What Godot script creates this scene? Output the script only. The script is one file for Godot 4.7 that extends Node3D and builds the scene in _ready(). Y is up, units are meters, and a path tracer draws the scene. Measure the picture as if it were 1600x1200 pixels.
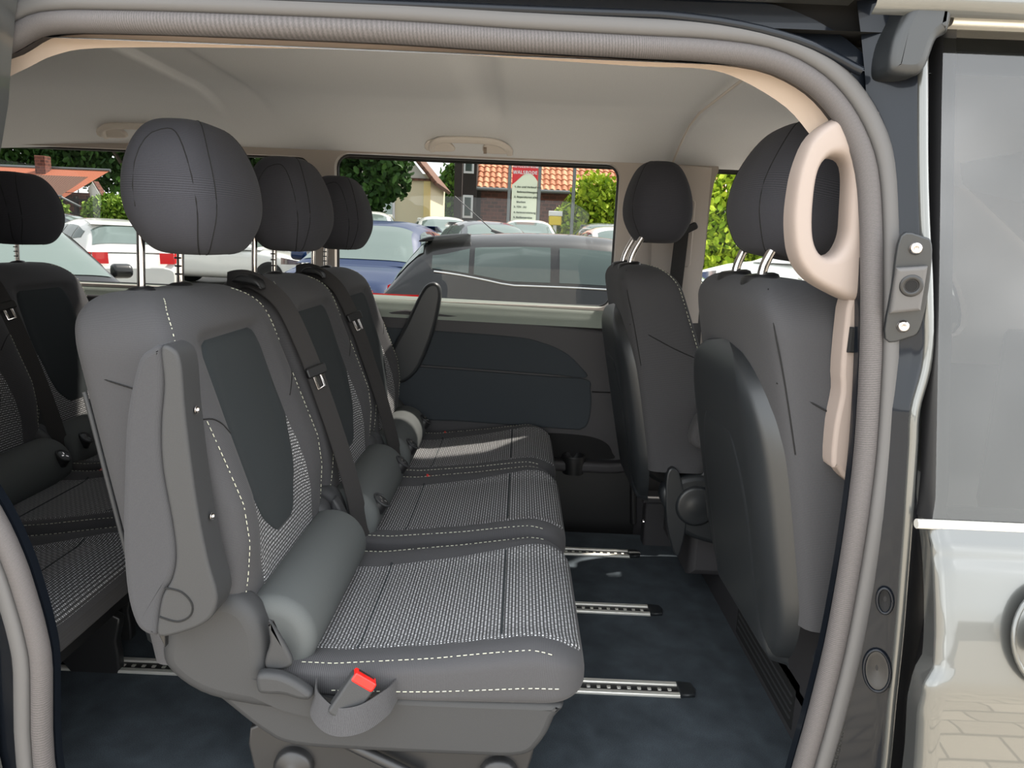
extends Node3D
# A van cabin seen through its open side door, on a parking lot.
# x runs towards the van's front, y up, -z across the van; the van floor lies FL above the ground.
const FL := 0.54
var mt := {}
var rng := RandomNumberGenerator.new()

# ---------------------------------------------------------------- mesh builder
class MB:
	var v := PackedVector3Array()
	var n := PackedVector3Array()
	var uv := PackedVector2Array()
	var ix := PackedInt32Array()
	var T := Transform3D()

	func tri(a: int, b: int, c: int) -> void:
		ix.push_back(a)
		ix.push_back(c)
		ix.push_back(b)

	func norms(b0: int, i0: int) -> void:
		n.resize(v.size())
		for i in range(b0, v.size()):
			n[i] = Vector3.ZERO
		for k in range(i0, ix.size(), 3):
			var a := ix[k]
			var b := ix[k + 2]
			var c := ix[k + 1]
			var m := (v[b] - v[a]).cross(v[c] - v[a])
			n[a] += m
			n[b] += m
			n[c] += m

	func fin(b0: int) -> void:
		for i in range(b0, v.size()):
			n[i] = n[i].normalized() if n[i].length_squared() > 1e-20 else Vector3.UP

	# f(u, v) -> point, u and v from 0 to 1; the normal is dP/du x dP/dv
	func grid(nu: int, nv: int, f: Callable, closed := false, su := 1.0, sv := 1.0) -> void:
		var b0 := v.size()
		var i0 := ix.size()
		for j in nv + 1:
			for i in nu + 1:
				v.push_back(T * (f.call(float(i) / nu, float(j) / nv) as Vector3))
				uv.push_back(Vector2(su * i / nu, sv * j / nv))
		for j in nv:
			for i in nu:
				var a := b0 + j * (nu + 1) + i
				tri(a, a + 1, a + nu + 2)
				tri(a, a + nu + 2, a + nu + 1)
		norms(b0, i0)
		if closed:
			for j in nv + 1:
				var a := b0 + j * (nu + 1)
				var m := n[a] + n[a + nu]
				n[a] = m
				n[a + nu] = m
		fin(b0)

	# a fan over a ring of points (convex or star-shaped about its centre)
	func cap(ring: Array, flip := false) -> void:
		var b0 := v.size()
		var i0 := ix.size()
		var c := Vector3.ZERO
		for p in ring:
			c += p
		c /= ring.size()
		v.push_back(T * c)
		uv.push_back(Vector2.ZERO)
		for p in ring:
			v.push_back(T * (p as Vector3))
			uv.push_back(Vector2(p.x - c.x, p.y - c.y))
		for i in ring.size():
			var a := b0 + 1 + i
			var b := b0 + 1 + (i + 1) % ring.size()
			if flip:
				tri(b0, b, a)
			else:
				tri(b0, a, b)
		norms(b0, i0)
		fin(b0)

	static func ccw(p: PackedVector2Array) -> PackedVector2Array:
		var s := 0.0
		for i in p.size():
			s += p[i].cross(p[(i + 1) % p.size()])
		if s < 0.0:
			p = p.duplicate()
			p.reverse()
		return p

	static func inset(p: PackedVector2Array, d: float) -> PackedVector2Array:
		var o := PackedVector2Array()
		var k := p.size()
		for i in k:
			var e1 := (p[i] - p[(i + k - 1) % k]).normalized()
			var e2 := (p[(i + 1) % k] - p[i]).normalized()
			var m := Vector2(-e1.y - e2.y, e1.x + e2.x)
			var l := m.length()
			m = m / l if l > 1e-6 else Vector2(-e1.y, e1.x)
			var q := maxf(0.45, m.dot(Vector2(-e1.y, e1.x)))
			o.push_back(p[i] + m * d / q)
		return o

	# a plate: the outline (x, y) from z0 to z1 with rounded edges
	func slab(poly: PackedVector2Array, z0: float, z1: float, bev := 0.0, hard := false, steps := 3) -> void:
		var p := ccw(poly)
		var k := p.size()
		var rings := []
		if bev > 0.0:
			for s in steps + 1:
				var a := PI / 2 * s / steps
				rings.append([inset(p, bev * (1.0 - sin(a))), z0 + bev * (1.0 - cos(a))])
			for s in steps + 1:
				var a := PI / 2 * (1.0 - float(s) / steps)
				rings.append([inset(p, bev * (1.0 - sin(a))), z1 - bev * (1.0 - cos(a))])
		else:
			rings = [[p, z0], [p, z1]]
		if hard:
			for i in k:
				var i2 := (i + 1) % k
				grid(1, rings.size() - 1, func(u, w):
					var r = rings[roundi(w * (rings.size() - 1))]
					var q: Vector2 = r[0][i] if u < 0.5 else r[0][i2]
					return Vector3(q.x, q.y, r[1]), false, p[i].distance_to(p[i2]), absf(z1 - z0))
		else:
			grid(k, rings.size() - 1, func(u, w):
				var r = rings[roundi(w * (rings.size() - 1))]
				var q: Vector2 = r[0][roundi(u * k) % k]
				return Vector3(q.x, q.y, r[1]), true, 1.0, absf(z1 - z0))
		for side in 2:
			var r = rings[rings.size() - 1] if side == 1 else rings[0]
			var q: PackedVector2Array = r[0]
			var t := Geometry2D.triangulate_polygon(q)
			if t.is_empty():
				t = Geometry2D.triangulate_polygon(p)
			var b0 := v.size()
			var i0 := ix.size()
			for x in q:
				v.push_back(T * Vector3(x.x, x.y, r[1]))
				uv.push_back(x)
			for i in range(0, t.size(), 3):
				var o := (q[t[i + 1]] - q[t[i]]).cross(q[t[i + 2]] - q[t[i]])
				if (o > 0) == (side == 1):
					tri(b0 + t[i], b0 + t[i + 1], b0 + t[i + 2])
				else:
					tri(b0 + t[i], b0 + t[i + 2], b0 + t[i + 1])
			norms(b0, i0)
			fin(b0)

	# a profile (x across, y along the up vector) carried along a path
	func sweep(path: Array, prof: PackedVector2Array, up: Vector3, closed_path := false, closed_prof := true, caps := true) -> void:
		var m := path.size()
		var k := prof.size()
		var pts := []
		for j in m:
			var a: Vector3 = path[(j + m - 1) % m] if closed_path or j > 0 else path[0]
			var b: Vector3 = path[(j + 1) % m] if closed_path or j < m - 1 else path[m - 1]
			var t := (b - a).normalized()
			var side := t.cross(up).normalized()
			var w := side.cross(t)
			var row := []
			for q in prof:
				row.append((path[j] as Vector3) + side * q.x + w * q.y)
			pts.append(row)
		var l := 0.0
		for j in m - 1:
			l += (path[j] as Vector3).distance_to(path[j + 1])
		var rows := m if closed_path else m - 1
		var cols := k if closed_prof else k - 1
		grid(cols, rows, func(u, w): return pts[roundi(w * rows) % m][roundi(u * cols) % k], closed_prof, 0.05, l)
		if caps and not closed_path and closed_prof:
			cap(pts[0], true)
			cap(pts[m - 1], false)

	func tube(path: Array, r: float, sides := 8, closed := false, up := Vector3(0.0123, 0.999, 0.037)) -> void:
		var prof := PackedVector2Array()
		for i in sides:
			prof.push_back(Vector2(cos(TAU * i / sides), sin(TAU * i / sides)) * r)
		sweep(path, prof, up, closed)

	# a profile (radius, height) turned about the y axis of T
	func lathe(prof: PackedVector2Array, seg := 24) -> void:
		var k := prof.size() - 1
		grid(seg, k, func(u, w):
			var q := prof[roundi(w * k)]
			return Vector3(q.x * cos(-TAU * u), q.y, q.x * sin(-TAU * u)), true, 1.0, 1.0)

	# a box with rounded edges
	func box(c: Vector3, s: Vector3, r := 0.004) -> void:
		var keep := T
		T = T * Transform3D(Basis(), c)
		var p := PackedVector2Array([Vector2(-s.x / 2, -s.y / 2), Vector2(s.x / 2, -s.y / 2), Vector2(s.x / 2, s.y / 2), Vector2(-s.x / 2, s.y / 2)])
		slab(p, -s.z / 2, s.z / 2, minf(r, minf(s.x, minf(s.y, s.z)) * 0.45), true, 2)
		T = keep

	func done() -> ArrayMesh:
		var a := []
		a.resize(Mesh.ARRAY_MAX)
		a[Mesh.ARRAY_VERTEX] = v
		a[Mesh.ARRAY_NORMAL] = n
		a[Mesh.ARRAY_TEX_UV] = uv
		a[Mesh.ARRAY_INDEX] = ix
		var m := ArrayMesh.new()
		m.add_surface_from_arrays(Mesh.PRIMITIVE_TRIANGLES, a)
		return m

# ---------------------------------------------------------------- nodes
func put(called: String, mesh, mat: Material, parent: Node = self) -> MeshInstance3D:
	var o := MeshInstance3D.new()
	o.name = called
	o.mesh = mesh.done() if mesh is MB else mesh
	o.material_override = mat
	parent.add_child(o, true)
	if parent == self:
		rename(o, called)
	return o

var taken := {}
func rename(o: Node, called: String) -> void:
	var k: int = taken.get(called, 0)
	taken[called] = k + 1
	o.name = called if k == 0 else "%s_%03d" % [called, k]

func tag(o: Node, label: String, category: String, group := "") -> Node:
	o.set_meta("label", label)
	o.set_meta("category", category)
	if group:
		o.set_meta("group", group)
	return o

func thing(called: String, label: String, category: String, at := Vector3.ZERO, group := "") -> Node3D:
	var o := Node3D.new()
	add_child(o)
	rename(o, called)
	o.position = at
	tag(o, label, category, group)
	return o

func struct(called: String, mesh, mat: Material, label := "") -> MeshInstance3D:
	var o := put(called, mesh, mat)
	o.set_meta("kind", "structure")
	if label:
		o.set_meta("label", label)
	return o

# ---------------------------------------------------------------- curves
func V2(a: Array) -> PackedVector2Array:
	var o := PackedVector2Array()
	for i in range(0, a.size(), 2):
		o.push_back(Vector2(a[i], a[i + 1]))
	return o

func smooth2(p: PackedVector2Array, k := 4, closed := true) -> PackedVector2Array:
	var o := PackedVector2Array()
	var m := p.size()
	for i in (m if closed else m - 1):
		var a := p[(i + m - 1) % m] if closed or i > 0 else p[0]
		var b := p[i]
		var c := p[(i + 1) % m]
		var d := p[(i + 2) % m] if closed or i < m - 2 else p[m - 1]
		for s in k:
			o.push_back(b.cubic_interpolate(c, a, d, float(s) / k))
	if not closed:
		o.push_back(p[m - 1])
	return o

func smooth3(p: Array, k := 6, closed := false) -> Array:
	var o := []
	var m := p.size()
	for i in (m if closed else m - 1):
		var a: Vector3 = p[(i + m - 1) % m] if closed or i > 0 else p[0]
		var b: Vector3 = p[i]
		var c: Vector3 = p[(i + 1) % m]
		var d: Vector3 = p[(i + 2) % m] if closed or i < m - 2 else p[m - 1]
		for s in k:
			o.append(b.cubic_interpolate(c, a, d, float(s) / k))
	if not closed:
		o.append(p[m - 1])
	return o

func rrect(x0: float, y0: float, x1: float, y1: float, r: float, seg := 6) -> PackedVector2Array:
	var o := PackedVector2Array()
	for q in [[x1 - r, y0 + r, -PI / 2], [x1 - r, y1 - r, 0.0], [x0 + r, y1 - r, PI / 2], [x0 + r, y0 + r, PI]]:
		for i in seg + 1:
			var a: float = q[2] + PI / 2 * i / seg
			o.push_back(Vector2(q[0] + r * cos(a), q[1] + r * sin(a)))
	return o

# piecewise linear look-up: [x0, y0, x1, y1, ...]
func ip(t: PackedFloat32Array, x: float) -> float:
	if x <= t[0]:
		return t[1]
	for i in range(2, t.size(), 2):
		if x <= t[i]:
			var k := (x - t[i - 2]) / (t[i] - t[i - 2])
			return lerpf(t[i - 1], t[i + 1], k)
	return t[t.size() - 1]

# short stitches along a path
func stitches(path: Array, r := 0.0008, dash := 0.006, gap := 0.004) -> MB:
	var m := MB.new()
	var carry := 0.0
	for i in path.size() - 1:
		var a: Vector3 = path[i]
		var b: Vector3 = path[i + 1]
		var l := a.distance_to(b)
		if l < 1e-5:
			continue
		var t := carry
		while t < l:
			var e := minf(t + dash, l + dash * 0.3)
			m.tube([a.lerp(b, t / l), a.lerp(b, e / l)], r, 4)
			t += dash + gap
		carry = t - l
	return m

# ---------------------------------------------------------------- materials
func mat(called: String, c: Color, rough := 0.8, metal := 0.0, spec := 0.5) -> StandardMaterial3D:
	var m := StandardMaterial3D.new()
	m.resource_name = called
	m.albedo_color = c
	m.roughness = rough
	m.metallic = metal
	m.metallic_specular = spec
	mt[called] = m
	return m

func tex(w: int, h: int, f: Callable) -> ImageTexture:
	var im := Image.create(w, h, false, Image.FORMAT_RGB8)
	for y in h:
		for x in w:
			im.set_pixel(x, y, f.call(x, y))
	return ImageTexture.create_from_image(im)

func grey(x: float) -> Color:
	return Color(x, x, x)

func noise_tex(size: int, freq: float, lo: Color, hi: Color, oct := 3, s := 1) -> NoiseTexture2D:
	var f := FastNoiseLite.new()
	f.seed = s
	f.frequency = freq
	f.fractal_octaves = oct
	var t := NoiseTexture2D.new()
	t.width = size
	t.height = size
	t.seamless = true
	t.noise = f
	var g := Gradient.new()
	g.set_color(0, lo)
	g.set_color(1, hi)
	t.color_ramp = g
	return t

func textured(m: StandardMaterial3D, t: Texture2D, sx: float, sy: float) -> StandardMaterial3D:
	m.albedo_texture = t
	m.uv1_scale = Vector3(sx, sy, 1)
	return m

func triplanar(m: StandardMaterial3D, t: Texture2D, s: float, world := false) -> StandardMaterial3D:
	m.albedo_texture = t
	m.uv1_triplanar = true
	m.uv1_world_triplanar = world
	m.uv1_scale = Vector3(s, s, s)
	return m

func make_materials() -> void:
	rng.seed = 7
	# ribbed plain seat cloth: fine cross ribs
	var rib := tex(128, 128, func(x, y):
		var r: float = 0.87 + 0.11 * sin(TAU * y / 8.0) + 0.05 * sin(TAU * (x + y) / 4.0) + rng.randf_range(-0.08, 0.08)
		return grey(clampf(r, 0, 1)))
	var m := textured(mat("ribbed cloth", Color(0.298, 0.296, 0.304), 0.95, 0.0, 0.25), rib, 1 / 0.03, 1 / 0.03)
	m.rim_enabled = true
	m.rim = 0.25
	m = textured(mat("front cloth", Color(0.275, 0.275, 0.285), 0.95, 0.0, 0.25), rib, 1 / 0.03, 1 / 0.03)
	m.rim_enabled = true
	m.rim = 0.2
	m = textured(mat("head cloth", Color(0.245, 0.247, 0.27), 0.95, 0.0, 0.25), rib, 1 / 0.03, 1 / 0.03)  # cool tint puts the bluish haze of the shadows into the cloth colour
	m.rim_enabled = true
	m.rim = 0.2
	# suede-like centre cloth
	m = mat("centre cloth", Color(0.205, 0.22, 0.228), 1.0, 0.0, 0.15)
	triplanar(m, noise_tex(128, 0.2, grey(0.78), grey(1.0), 2, 3), 30.0)
	m.rim_enabled = true
	m.rim = 0.2
	# woven insert: rows of pale dashes on dark cloth, 6 x 4 mm
	var woven := tex(96, 96, func(x, y):
		var cx := fmod(x, 24.0) / 24.0
		var cy := fmod(y, 24.0) / 24.0
		var k := int(x / 24) * 4 + int(y / 24)
		var on := cx > 0.14 and cx < 0.66 and cy > 0.12 and cy < 0.70
		var tone: float = 0.80 + 0.16 * sin(k * 2.4)
		if on:
			return grey(clampf(tone - 0.15 * absf(cx - 0.4) + rng.randf_range(-0.08, 0.08), 0, 1))
		return grey(0.27 + (0.10 if cy > 0.7 else 0.0) + rng.randf_range(-0.04, 0.04)))
	m = textured(mat("woven cloth", Color(0.82, 0.82, 0.83), 0.9, 0.0, 0.3), woven, 1 / 0.024, 1 / 0.018)
	m.heightmap_enabled = true
	m.heightmap_texture = woven
	m.heightmap_scale = 0.05
	# grained plastics
	var grain := noise_tex(256, 0.35, grey(0.86), grey(1.0), 2, 5)
	m = mat("grained plastic", Color(0.212, 0.214, 0.22), 0.6, 0.0, 0.4)
	triplanar(m, grain, 8.0)
	m.heightmap_enabled = true
	m.heightmap_texture = grain
	m.heightmap_scale = 0.03
	m = mat("shell plastic", Color(0.132, 0.143, 0.154), 0.42, 0.0, 0.5)
	triplanar(m, grain, 8.0)
	m = mat("panel plastic", Color(0.215, 0.21, 0.22), 0.6, 0.0, 0.45)
	triplanar(m, grain, 6.0)
	m = mat("panel cloth", Color(0.235, 0.252, 0.268), 0.95, 0.0, 0.2)
	triplanar(m, grain, 10.0)
	m = mat("sill plastic", Color(0.47, 0.50, 0.47), 0.6)
	mat("black plastic", Color(0.09, 0.09, 0.095), 0.45)
	mat("dark gap", Color(0.03, 0.03, 0.035), 0.9)
	mat("roll cloth", Color(0.34, 0.35, 0.35), 0.8, 0.0, 0.3)
	triplanar(mt["roll cloth"], grain, 12.0)
	mat("stitch thread", Color(0.70, 0.70, 0.63), 0.8)
	mat("webbing", Color(0.19, 0.18, 0.18), 0.7)
	textured(mt["webbing"], tex(16, 64, func(x, y): return grey(0.75 + 0.25 * sin(TAU * (y + x) / 8.0))), 20.0, 60.0)
	mat("chrome", Color(0.80, 0.78, 0.77), 0.16, 1.0)
	mat("brushed aluminium", Color(0.88, 0.87, 0.84), 0.45, 0.6)
	mat("dark steel", Color(0.20, 0.20, 0.205), 0.4, 0.5)
	mat("buckle red", Color(0.85, 0.09, 0.06), 0.35)
	mat("headliner", Color(0.915, 0.92, 0.93), 1.0, 0.0, 0.1)
	triplanar(mt["headliner"], noise_tex(256, 0.3, grey(0.95), grey(1.0), 2, 9), 4.0)
	mat("grip trim", Color(0.53, 0.485, 0.46), 0.55, 0.0, 0.4)
	mat("beige trim", Color(0.70, 0.665, 0.635), 0.55, 0.0, 0.4)
	mat("handle trim", Color(0.86, 0.83, 0.80), 0.55, 0.0, 0.4)
	mat("beige lining", Color(0.60, 0.545, 0.50), 0.9, 0.0, 0.2)
	# carpet
	m = mat("carpet", Color(0.325, 0.357, 0.385), 1.0, 0.0, 0.1)
	triplanar(m, noise_tex(512, 0.35, grey(0.62), grey(1.0), 3, 11), 3.0)
	m.detail_enabled = true
	m.detail_albedo = noise_tex(256, 0.012, grey(0.80), grey(1.0), 3, 12)
	m.detail_blend_mode = BaseMaterial3D.BLEND_MODE_MUL
	m.rim_enabled = true
	m.rim = 0.25
	# rubber seals
	mat("smooth rubber", Color(0.315, 0.31, 0.31), 0.62, 0.0, 0.4)
	var twist := tex(64, 64, func(x, y):
		return grey(clampf(0.86 + 0.07 * sin(TAU * (x * 2.0 + y * 8.0) / 64.0) + rng.randf_range(-0.07, 0.07), 0, 1)))
	m = textured(mat("ribbed rubber", Color(0.355, 0.34, 0.34), 0.65, 0.0, 0.4), twist, 20.0, 45.0)
	# paint
	m = mat("grey paint", Color(0.33, 0.335, 0.33), 0.30, 0.5, 0.5)
	m.clearcoat_enabled = true
	m.clearcoat = 1.0
	m.clearcoat_roughness = 0.02
	m = mat("inner paint", Color(0.075, 0.09, 0.115), 0.35, 0.3, 0.2)
	m.clearcoat_enabled = true
	m.clearcoat = 0.35
	m.clearcoat_roughness = 0.06
	mat("sealant", Color(0.10, 0.105, 0.11), 0.7)
	triplanar(mt["sealant"], noise_tex(128, 0.12, grey(0.3), grey(1.0), 3, 13), 14.0)
	mt["sealant"].heightmap_enabled = true
	mt["sealant"].heightmap_texture = mt["sealant"].albedo_texture
	mt["sealant"].heightmap_scale = 0.3
	# panes
	for g in [["privacy glass", Color(0.02, 0.05, 0.035, 0.76)], ["clear glass", Color(0.02, 0.04, 0.03, 0.5)]]:
		m = mat(g[0], g[1], 0.02, 0.0, 0.3)
		m.transparency = BaseMaterial3D.TRANSPARENCY_ALPHA
	m = mat("door glass", Color(0.09, 0.09, 0.085, 0.8), 0.06, 0.0, 0.6)
	m.transparency = BaseMaterial3D.TRANSPARENCY_ALPHA

# ---------------------------------------------------------------- the scene
func _ready() -> void:
	var cam := Camera3D.new()
	cam.name = "camera"
	cam.keep_aspect = Camera3D.KEEP_HEIGHT
	cam.fov = rad_to_deg(2.0 * atan(600.0 / 1150.0))
	cam.near = 0.05
	cam.far = 400.0
	# camera axes: nearly level, 11 degrees down, 2.4 degrees of roll
	cam.transform = Transform3D(Basis(Vector3(0.9991, 0.0412, -0.0128), Vector3(-0.0429, 0.9813, -0.1879), Vector3(0.0048, 0.1883, 0.9821)).orthonormalized(), Vector3(0, 1.48, 0))
	add_child(cam)
	cam.current = true
	var env := Environment.new()
	env.background_mode = Environment.BG_SKY
	var sky := Sky.new()
	var sm := ProceduralSkyMaterial.new()
	sm.sky_top_color = Color(0.84, 0.86, 0.88)
	sm.sky_horizon_color = Color(0.93, 0.94, 0.93)
	sm.sky_curve = 0.25
	sm.ground_bottom_color = Color(0.45, 0.43, 0.40)
	sm.ground_horizon_color = Color(0.75, 0.76, 0.75)
	sm.sky_energy_multiplier = 1.0
	var fn := FastNoiseLite.new()
	fn.seed = 4
	fn.frequency = 0.006
	fn.fractal_octaves = 5
	var cov := NoiseTexture2D.new()
	cov.width = 1024
	cov.height = 512
	cov.seamless = true
	cov.noise = fn
	var gr := Gradient.new()
	gr.set_color(0, Color(0, 0, 0, 0))
	gr.set_color(1, Color(1, 1, 1, 1))
	gr.set_offset(0, 0.42)
	gr.set_offset(1, 0.75)
	cov.color_ramp = gr
	sm.sky_cover = cov
	sm.sky_cover_modulate = Color(1, 1, 1, 0.5)
	sky.sky_material = sm
	env.sky = sky
	env.tonemap_mode = Environment.TONE_MAPPER_LINEAR
	env.tonemap_exposure = 5.6
	env.sdfgi_enabled = true
	env.ssao_enabled = true
	env.ssil_enabled = true
	var we := WorldEnvironment.new()
	we.name = "surroundings"
	we.environment = env
	add_child(we)
	var sun := DirectionalLight3D.new()
	sun.name = "sun"
	sun.light_color = Color(1.0, 0.97, 0.92)
	sun.light_energy = 1.8
	sun.light_angular_distance = 2.0
	sun.shadow_enabled = true
	sun.sky_mode = DirectionalLight3D.SKY_MODE_LIGHT_ONLY
	add_child(sun)
	sun.look_at_from_position(Vector3(0.26, 0.50, -0.25) * 10.0, Vector3.ZERO)
	make_materials()
	build_body()
	build_cabin()
	# second row: three single seats; the near one carries the armrest
	var near := row_seat("nearest second-row seat with folded armrest, red belt buckle at its near side", "second-row seats")
	var mid: Node3D = near.duplicate()
	add_child(mid)
	rename(mid, "passenger_seat")
	mid.set_meta("label", "middle second-row seat, between the armrest seat and the seat by the far window")
	var far: Node3D = near.duplicate()
	add_child(far)
	rename(far, "passenger_seat")
	far.set_meta("label", "second-row seat by the far window, its cushion partly sunlit")
	near.position = Vector3(-XO, FL, -1.235)
	mid.position = Vector3(-XO, FL, -1.735)
	far.position = Vector3(-XO, FL, -2.212)
	# third row behind
	var back := []
	for q in [[-1.258, "rear-row seat nearest the door opening, only its patterned cushion front showing at the left"], [-1.738, "rear-row middle seat at the left edge, patterned bolster beside the belted seat"], [-2.218, "rear-row seat with belt tongue and broad headrest below the rear side window"]]:
		var s: Node3D = near.duplicate()
		add_child(s)
		rename(s, "passenger_seat")
		s.set_meta("label", q[1])
		s.set_meta("group", "rear-row seats")
		s.position = Vector3(-XO - 0.87 - 0.085 * clampf((-1.3 - q[0]) / 0.9, 0, 1), FL - 0.025, q[0])
		back.append(s)
	near_seat_details(near)
	shoulder_belt(mid, 0.205, 0.50)
	shoulder_belt(far, 0.205, 0.42)
	shoulder_belt(back[2], 0.20, 0.40)
	shoulder_belt(back[1], 0.205, 0.45)
	for s in [mid, far, back[1], back[2]]:
		for z in [-0.15, 0.15]:
			isofix(s, z)
	for s in [mid, far, back[1]]:
		buckle(s, Vector3(-0.235 + XO, 0.268, -0.222), 0, 0).rotation = Vector3(0.1, 0.2, -0.5)
	var fa := Node3D.new()
	fa.name = "armrest"
	far.add_child(fa, true)
	var fam := MB.new()
	fam.T = Transform3D(Basis(), Vector3(0, 0, -0.236))
	fam.slab(smooth2(polyX([-0.40, 0.46, -0.335, 0.50, -0.285, 0.62, -0.262, 0.72, -0.258, 0.775, -0.275, 0.80, -0.305, 0.795, -0.33, 0.76, -0.375, 0.66, -0.43, 0.54]), 4), -0.018, 0.018, 0.012)
	put("armrest_shell", fam, mt["shell plastic"], fa)
	# front seats
	var pas := front_seat("near front passenger seat seen from behind, with hard plastic back shell", Vector3(-XO + 0.985, FL + 0.060, -1.25), 0.17, 0.020, 0.03)
	var dri := front_seat("far front driver seat seen from behind, narrower beside the far door pillar", Vector3(-XO + 0.890, FL + 0.055, -2.02), 0.0, 0.0, 0.0)
	pas.scale.z = 1.06
	for s in [pas, dri]:
		s.set_meta("group", "front seats")
	var ar := MB.new()
	ar.T = Transform3D(Basis(), Vector3(0, 0, 0.262))
	ar.slab(smooth2(polyX([-0.455, 0.42, -0.44, 0.50, -0.40, 0.52, -0.22, 0.52, -0.18, 0.48, -0.20, 0.43, -0.36, 0.41]), 4), -0.024, 0.024, 0.012)
	put("armrest", ar, mt["ribbed cloth"], dri)
	var hp := MB.new()
	hp.slab(smooth2(polyX([-0.40, 0.27, -0.40, 0.34, -0.37, 0.375, -0.33, 0.34, -0.31, 0.25, -0.34, 0.18, -0.38, 0.20]), 5), 0.24, 0.262, 0.008)
	put("hinge_cover", hp, mt["grained plastic"], dri)
	# fittings
	floor_rail("nearest slotted aluminium floor rail under the armrest seat, ending at the front", -1.448, 0.382)
	floor_rail("middle slotted aluminium floor rail, between the nearest and the farthest rail", -1.80, 0.378)
	floor_rail("farthest slotted aluminium floor rail, shortest one in view behind the cushions", -2.16, 0.376)
	ceiling_handle("folded beige ceiling handle with coat hook above the large far window", -0.176, true)
	ceiling_handle("folded ceiling handle beside the front passenger headrest, above the far front window", 0.86, false)
	ceiling_handle("folded ceiling handle half hidden behind the nearest headrest, above the rear side window", -1.22, false)
	pillar_handle()
	build_lot()

# ---------------------------------------------------------------- seats
# All seat shapes are given in one seat's own axes: x forwards, y up from the floor, z to the right.
const XO := 0.30
const HW := 0.226          # half width of a backrest
const TOP := 0.843
var t_rear := PackedFloat32Array([0.20, -0.522, 0.858, -0.655])
var t_side := PackedFloat32Array([0.27, -0.405, 0.36, -0.388, 0.446, -0.384, 0.482, -0.382, 0.542, -0.390, 0.685, -0.444, 0.786, -0.483, 0.858, -0.518])
var t_mid := PackedFloat32Array([0.27, -0.382, 0.36, -0.392, 0.42, -0.396, 0.50, -0.405, 0.58, -0.428, 0.66, -0.452, 0.76, -0.478, 0.80, -0.488, 0.858, -0.512])

func back_half(y: float) -> float:
	var q := clampf((y - (TOP - 0.085)) / 0.085, 0, 1)
	return HW - 0.085 * (1.0 - sqrt(1.0 - q * q)) - 0.012 * smoothstep(0.5, 0.85, y)

func back_shape(y: float) -> Array:
	var xr := ip(t_rear, y)
	var xs := ip(t_side, y)
	var q := clampf((y - (TOP - 0.05)) / 0.05, 0, 1)
	var t := (xs - xr) / 2
	var te := t - minf(t * 0.85, 0.05) * (1.0 - sqrt(1.0 - q * q))
	return [(xr + xs) / 2 - (t - te) * 0.1, te, ip(t_mid, y) - xs]

# the hollow in which the centre panel lies
func back_hollow(u: float, y: float) -> float:
	return hollow * (1.0 - smoothstep(0.54, 0.68, absf(u))) * smoothstep(0.38, 0.50, y) * (1.0 - smoothstep(0.768, 0.792, y))

var hollow := 0.013
const SQ := 8.0            # how square the backrest's section is

func back_front(u: float, y: float) -> Vector3:
	var s := back_shape(y)
	var g := 1.0 - smoothstep(0.35, 0.88, absf(u))
	var k := pow(maxf(0.0, 1.0 - pow(absf(u), SQ)), 1.0 / SQ)
	return Vector3(s[0] + s[1] * k + s[2] * g - back_hollow(u, y) + XO, y, u * back_half(y))

func back_rear(u: float, y: float) -> Vector3:
	var s := back_shape(y)
	var k := pow(maxf(0.0, 1.0 - pow(absf(u), SQ)), 1.0 / SQ)
	return Vector3(s[0] - s[1] * k + XO, y, u * back_half(y))

# a section's outline angle that spreads its points evenly
func even(c: float, d: float) -> Vector2:
	var m := pow(pow(absf(c), SQ) + pow(absf(d), SQ), 1.0 / SQ)
	return Vector2(c, d) / m

func back_body(y0: float) -> MB:
	var m := MB.new()
	var nu := 96
	var nv := 70
	var f := func(u, v):
		var vv: float = v
		var y: float = y0 + (TOP - y0) * (1.0 - pow(1.0 - vv, 1.5))
		y = minf(y, TOP - 0.0004)
		var s := back_shape(y)
		var a: float = TAU * u
		var e := even(cos(a), sin(a))
		var front := e.y > 0
		var g := (1.0 - smoothstep(0.35, 0.88, absf(e.x))) if front else 0.0
		return Vector3(s[0] + s[1] * e.y + s[2] * g * e.y - (back_hollow(e.x, y) * e.y if front else 0.0) + XO, y, e.x * back_half(y))
	m.grid(nu, nv, f, true, 1.36, TOP - y0)
	var ring := []
	for i in nu:
		ring.append(f.call(float(i) / nu, 1.0))
	m.cap(ring, false)
	var low := []
	for i in nu:
		low.append(f.call(float(i) / nu, 0.0))
	m.cap(low, true)
	return m

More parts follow.
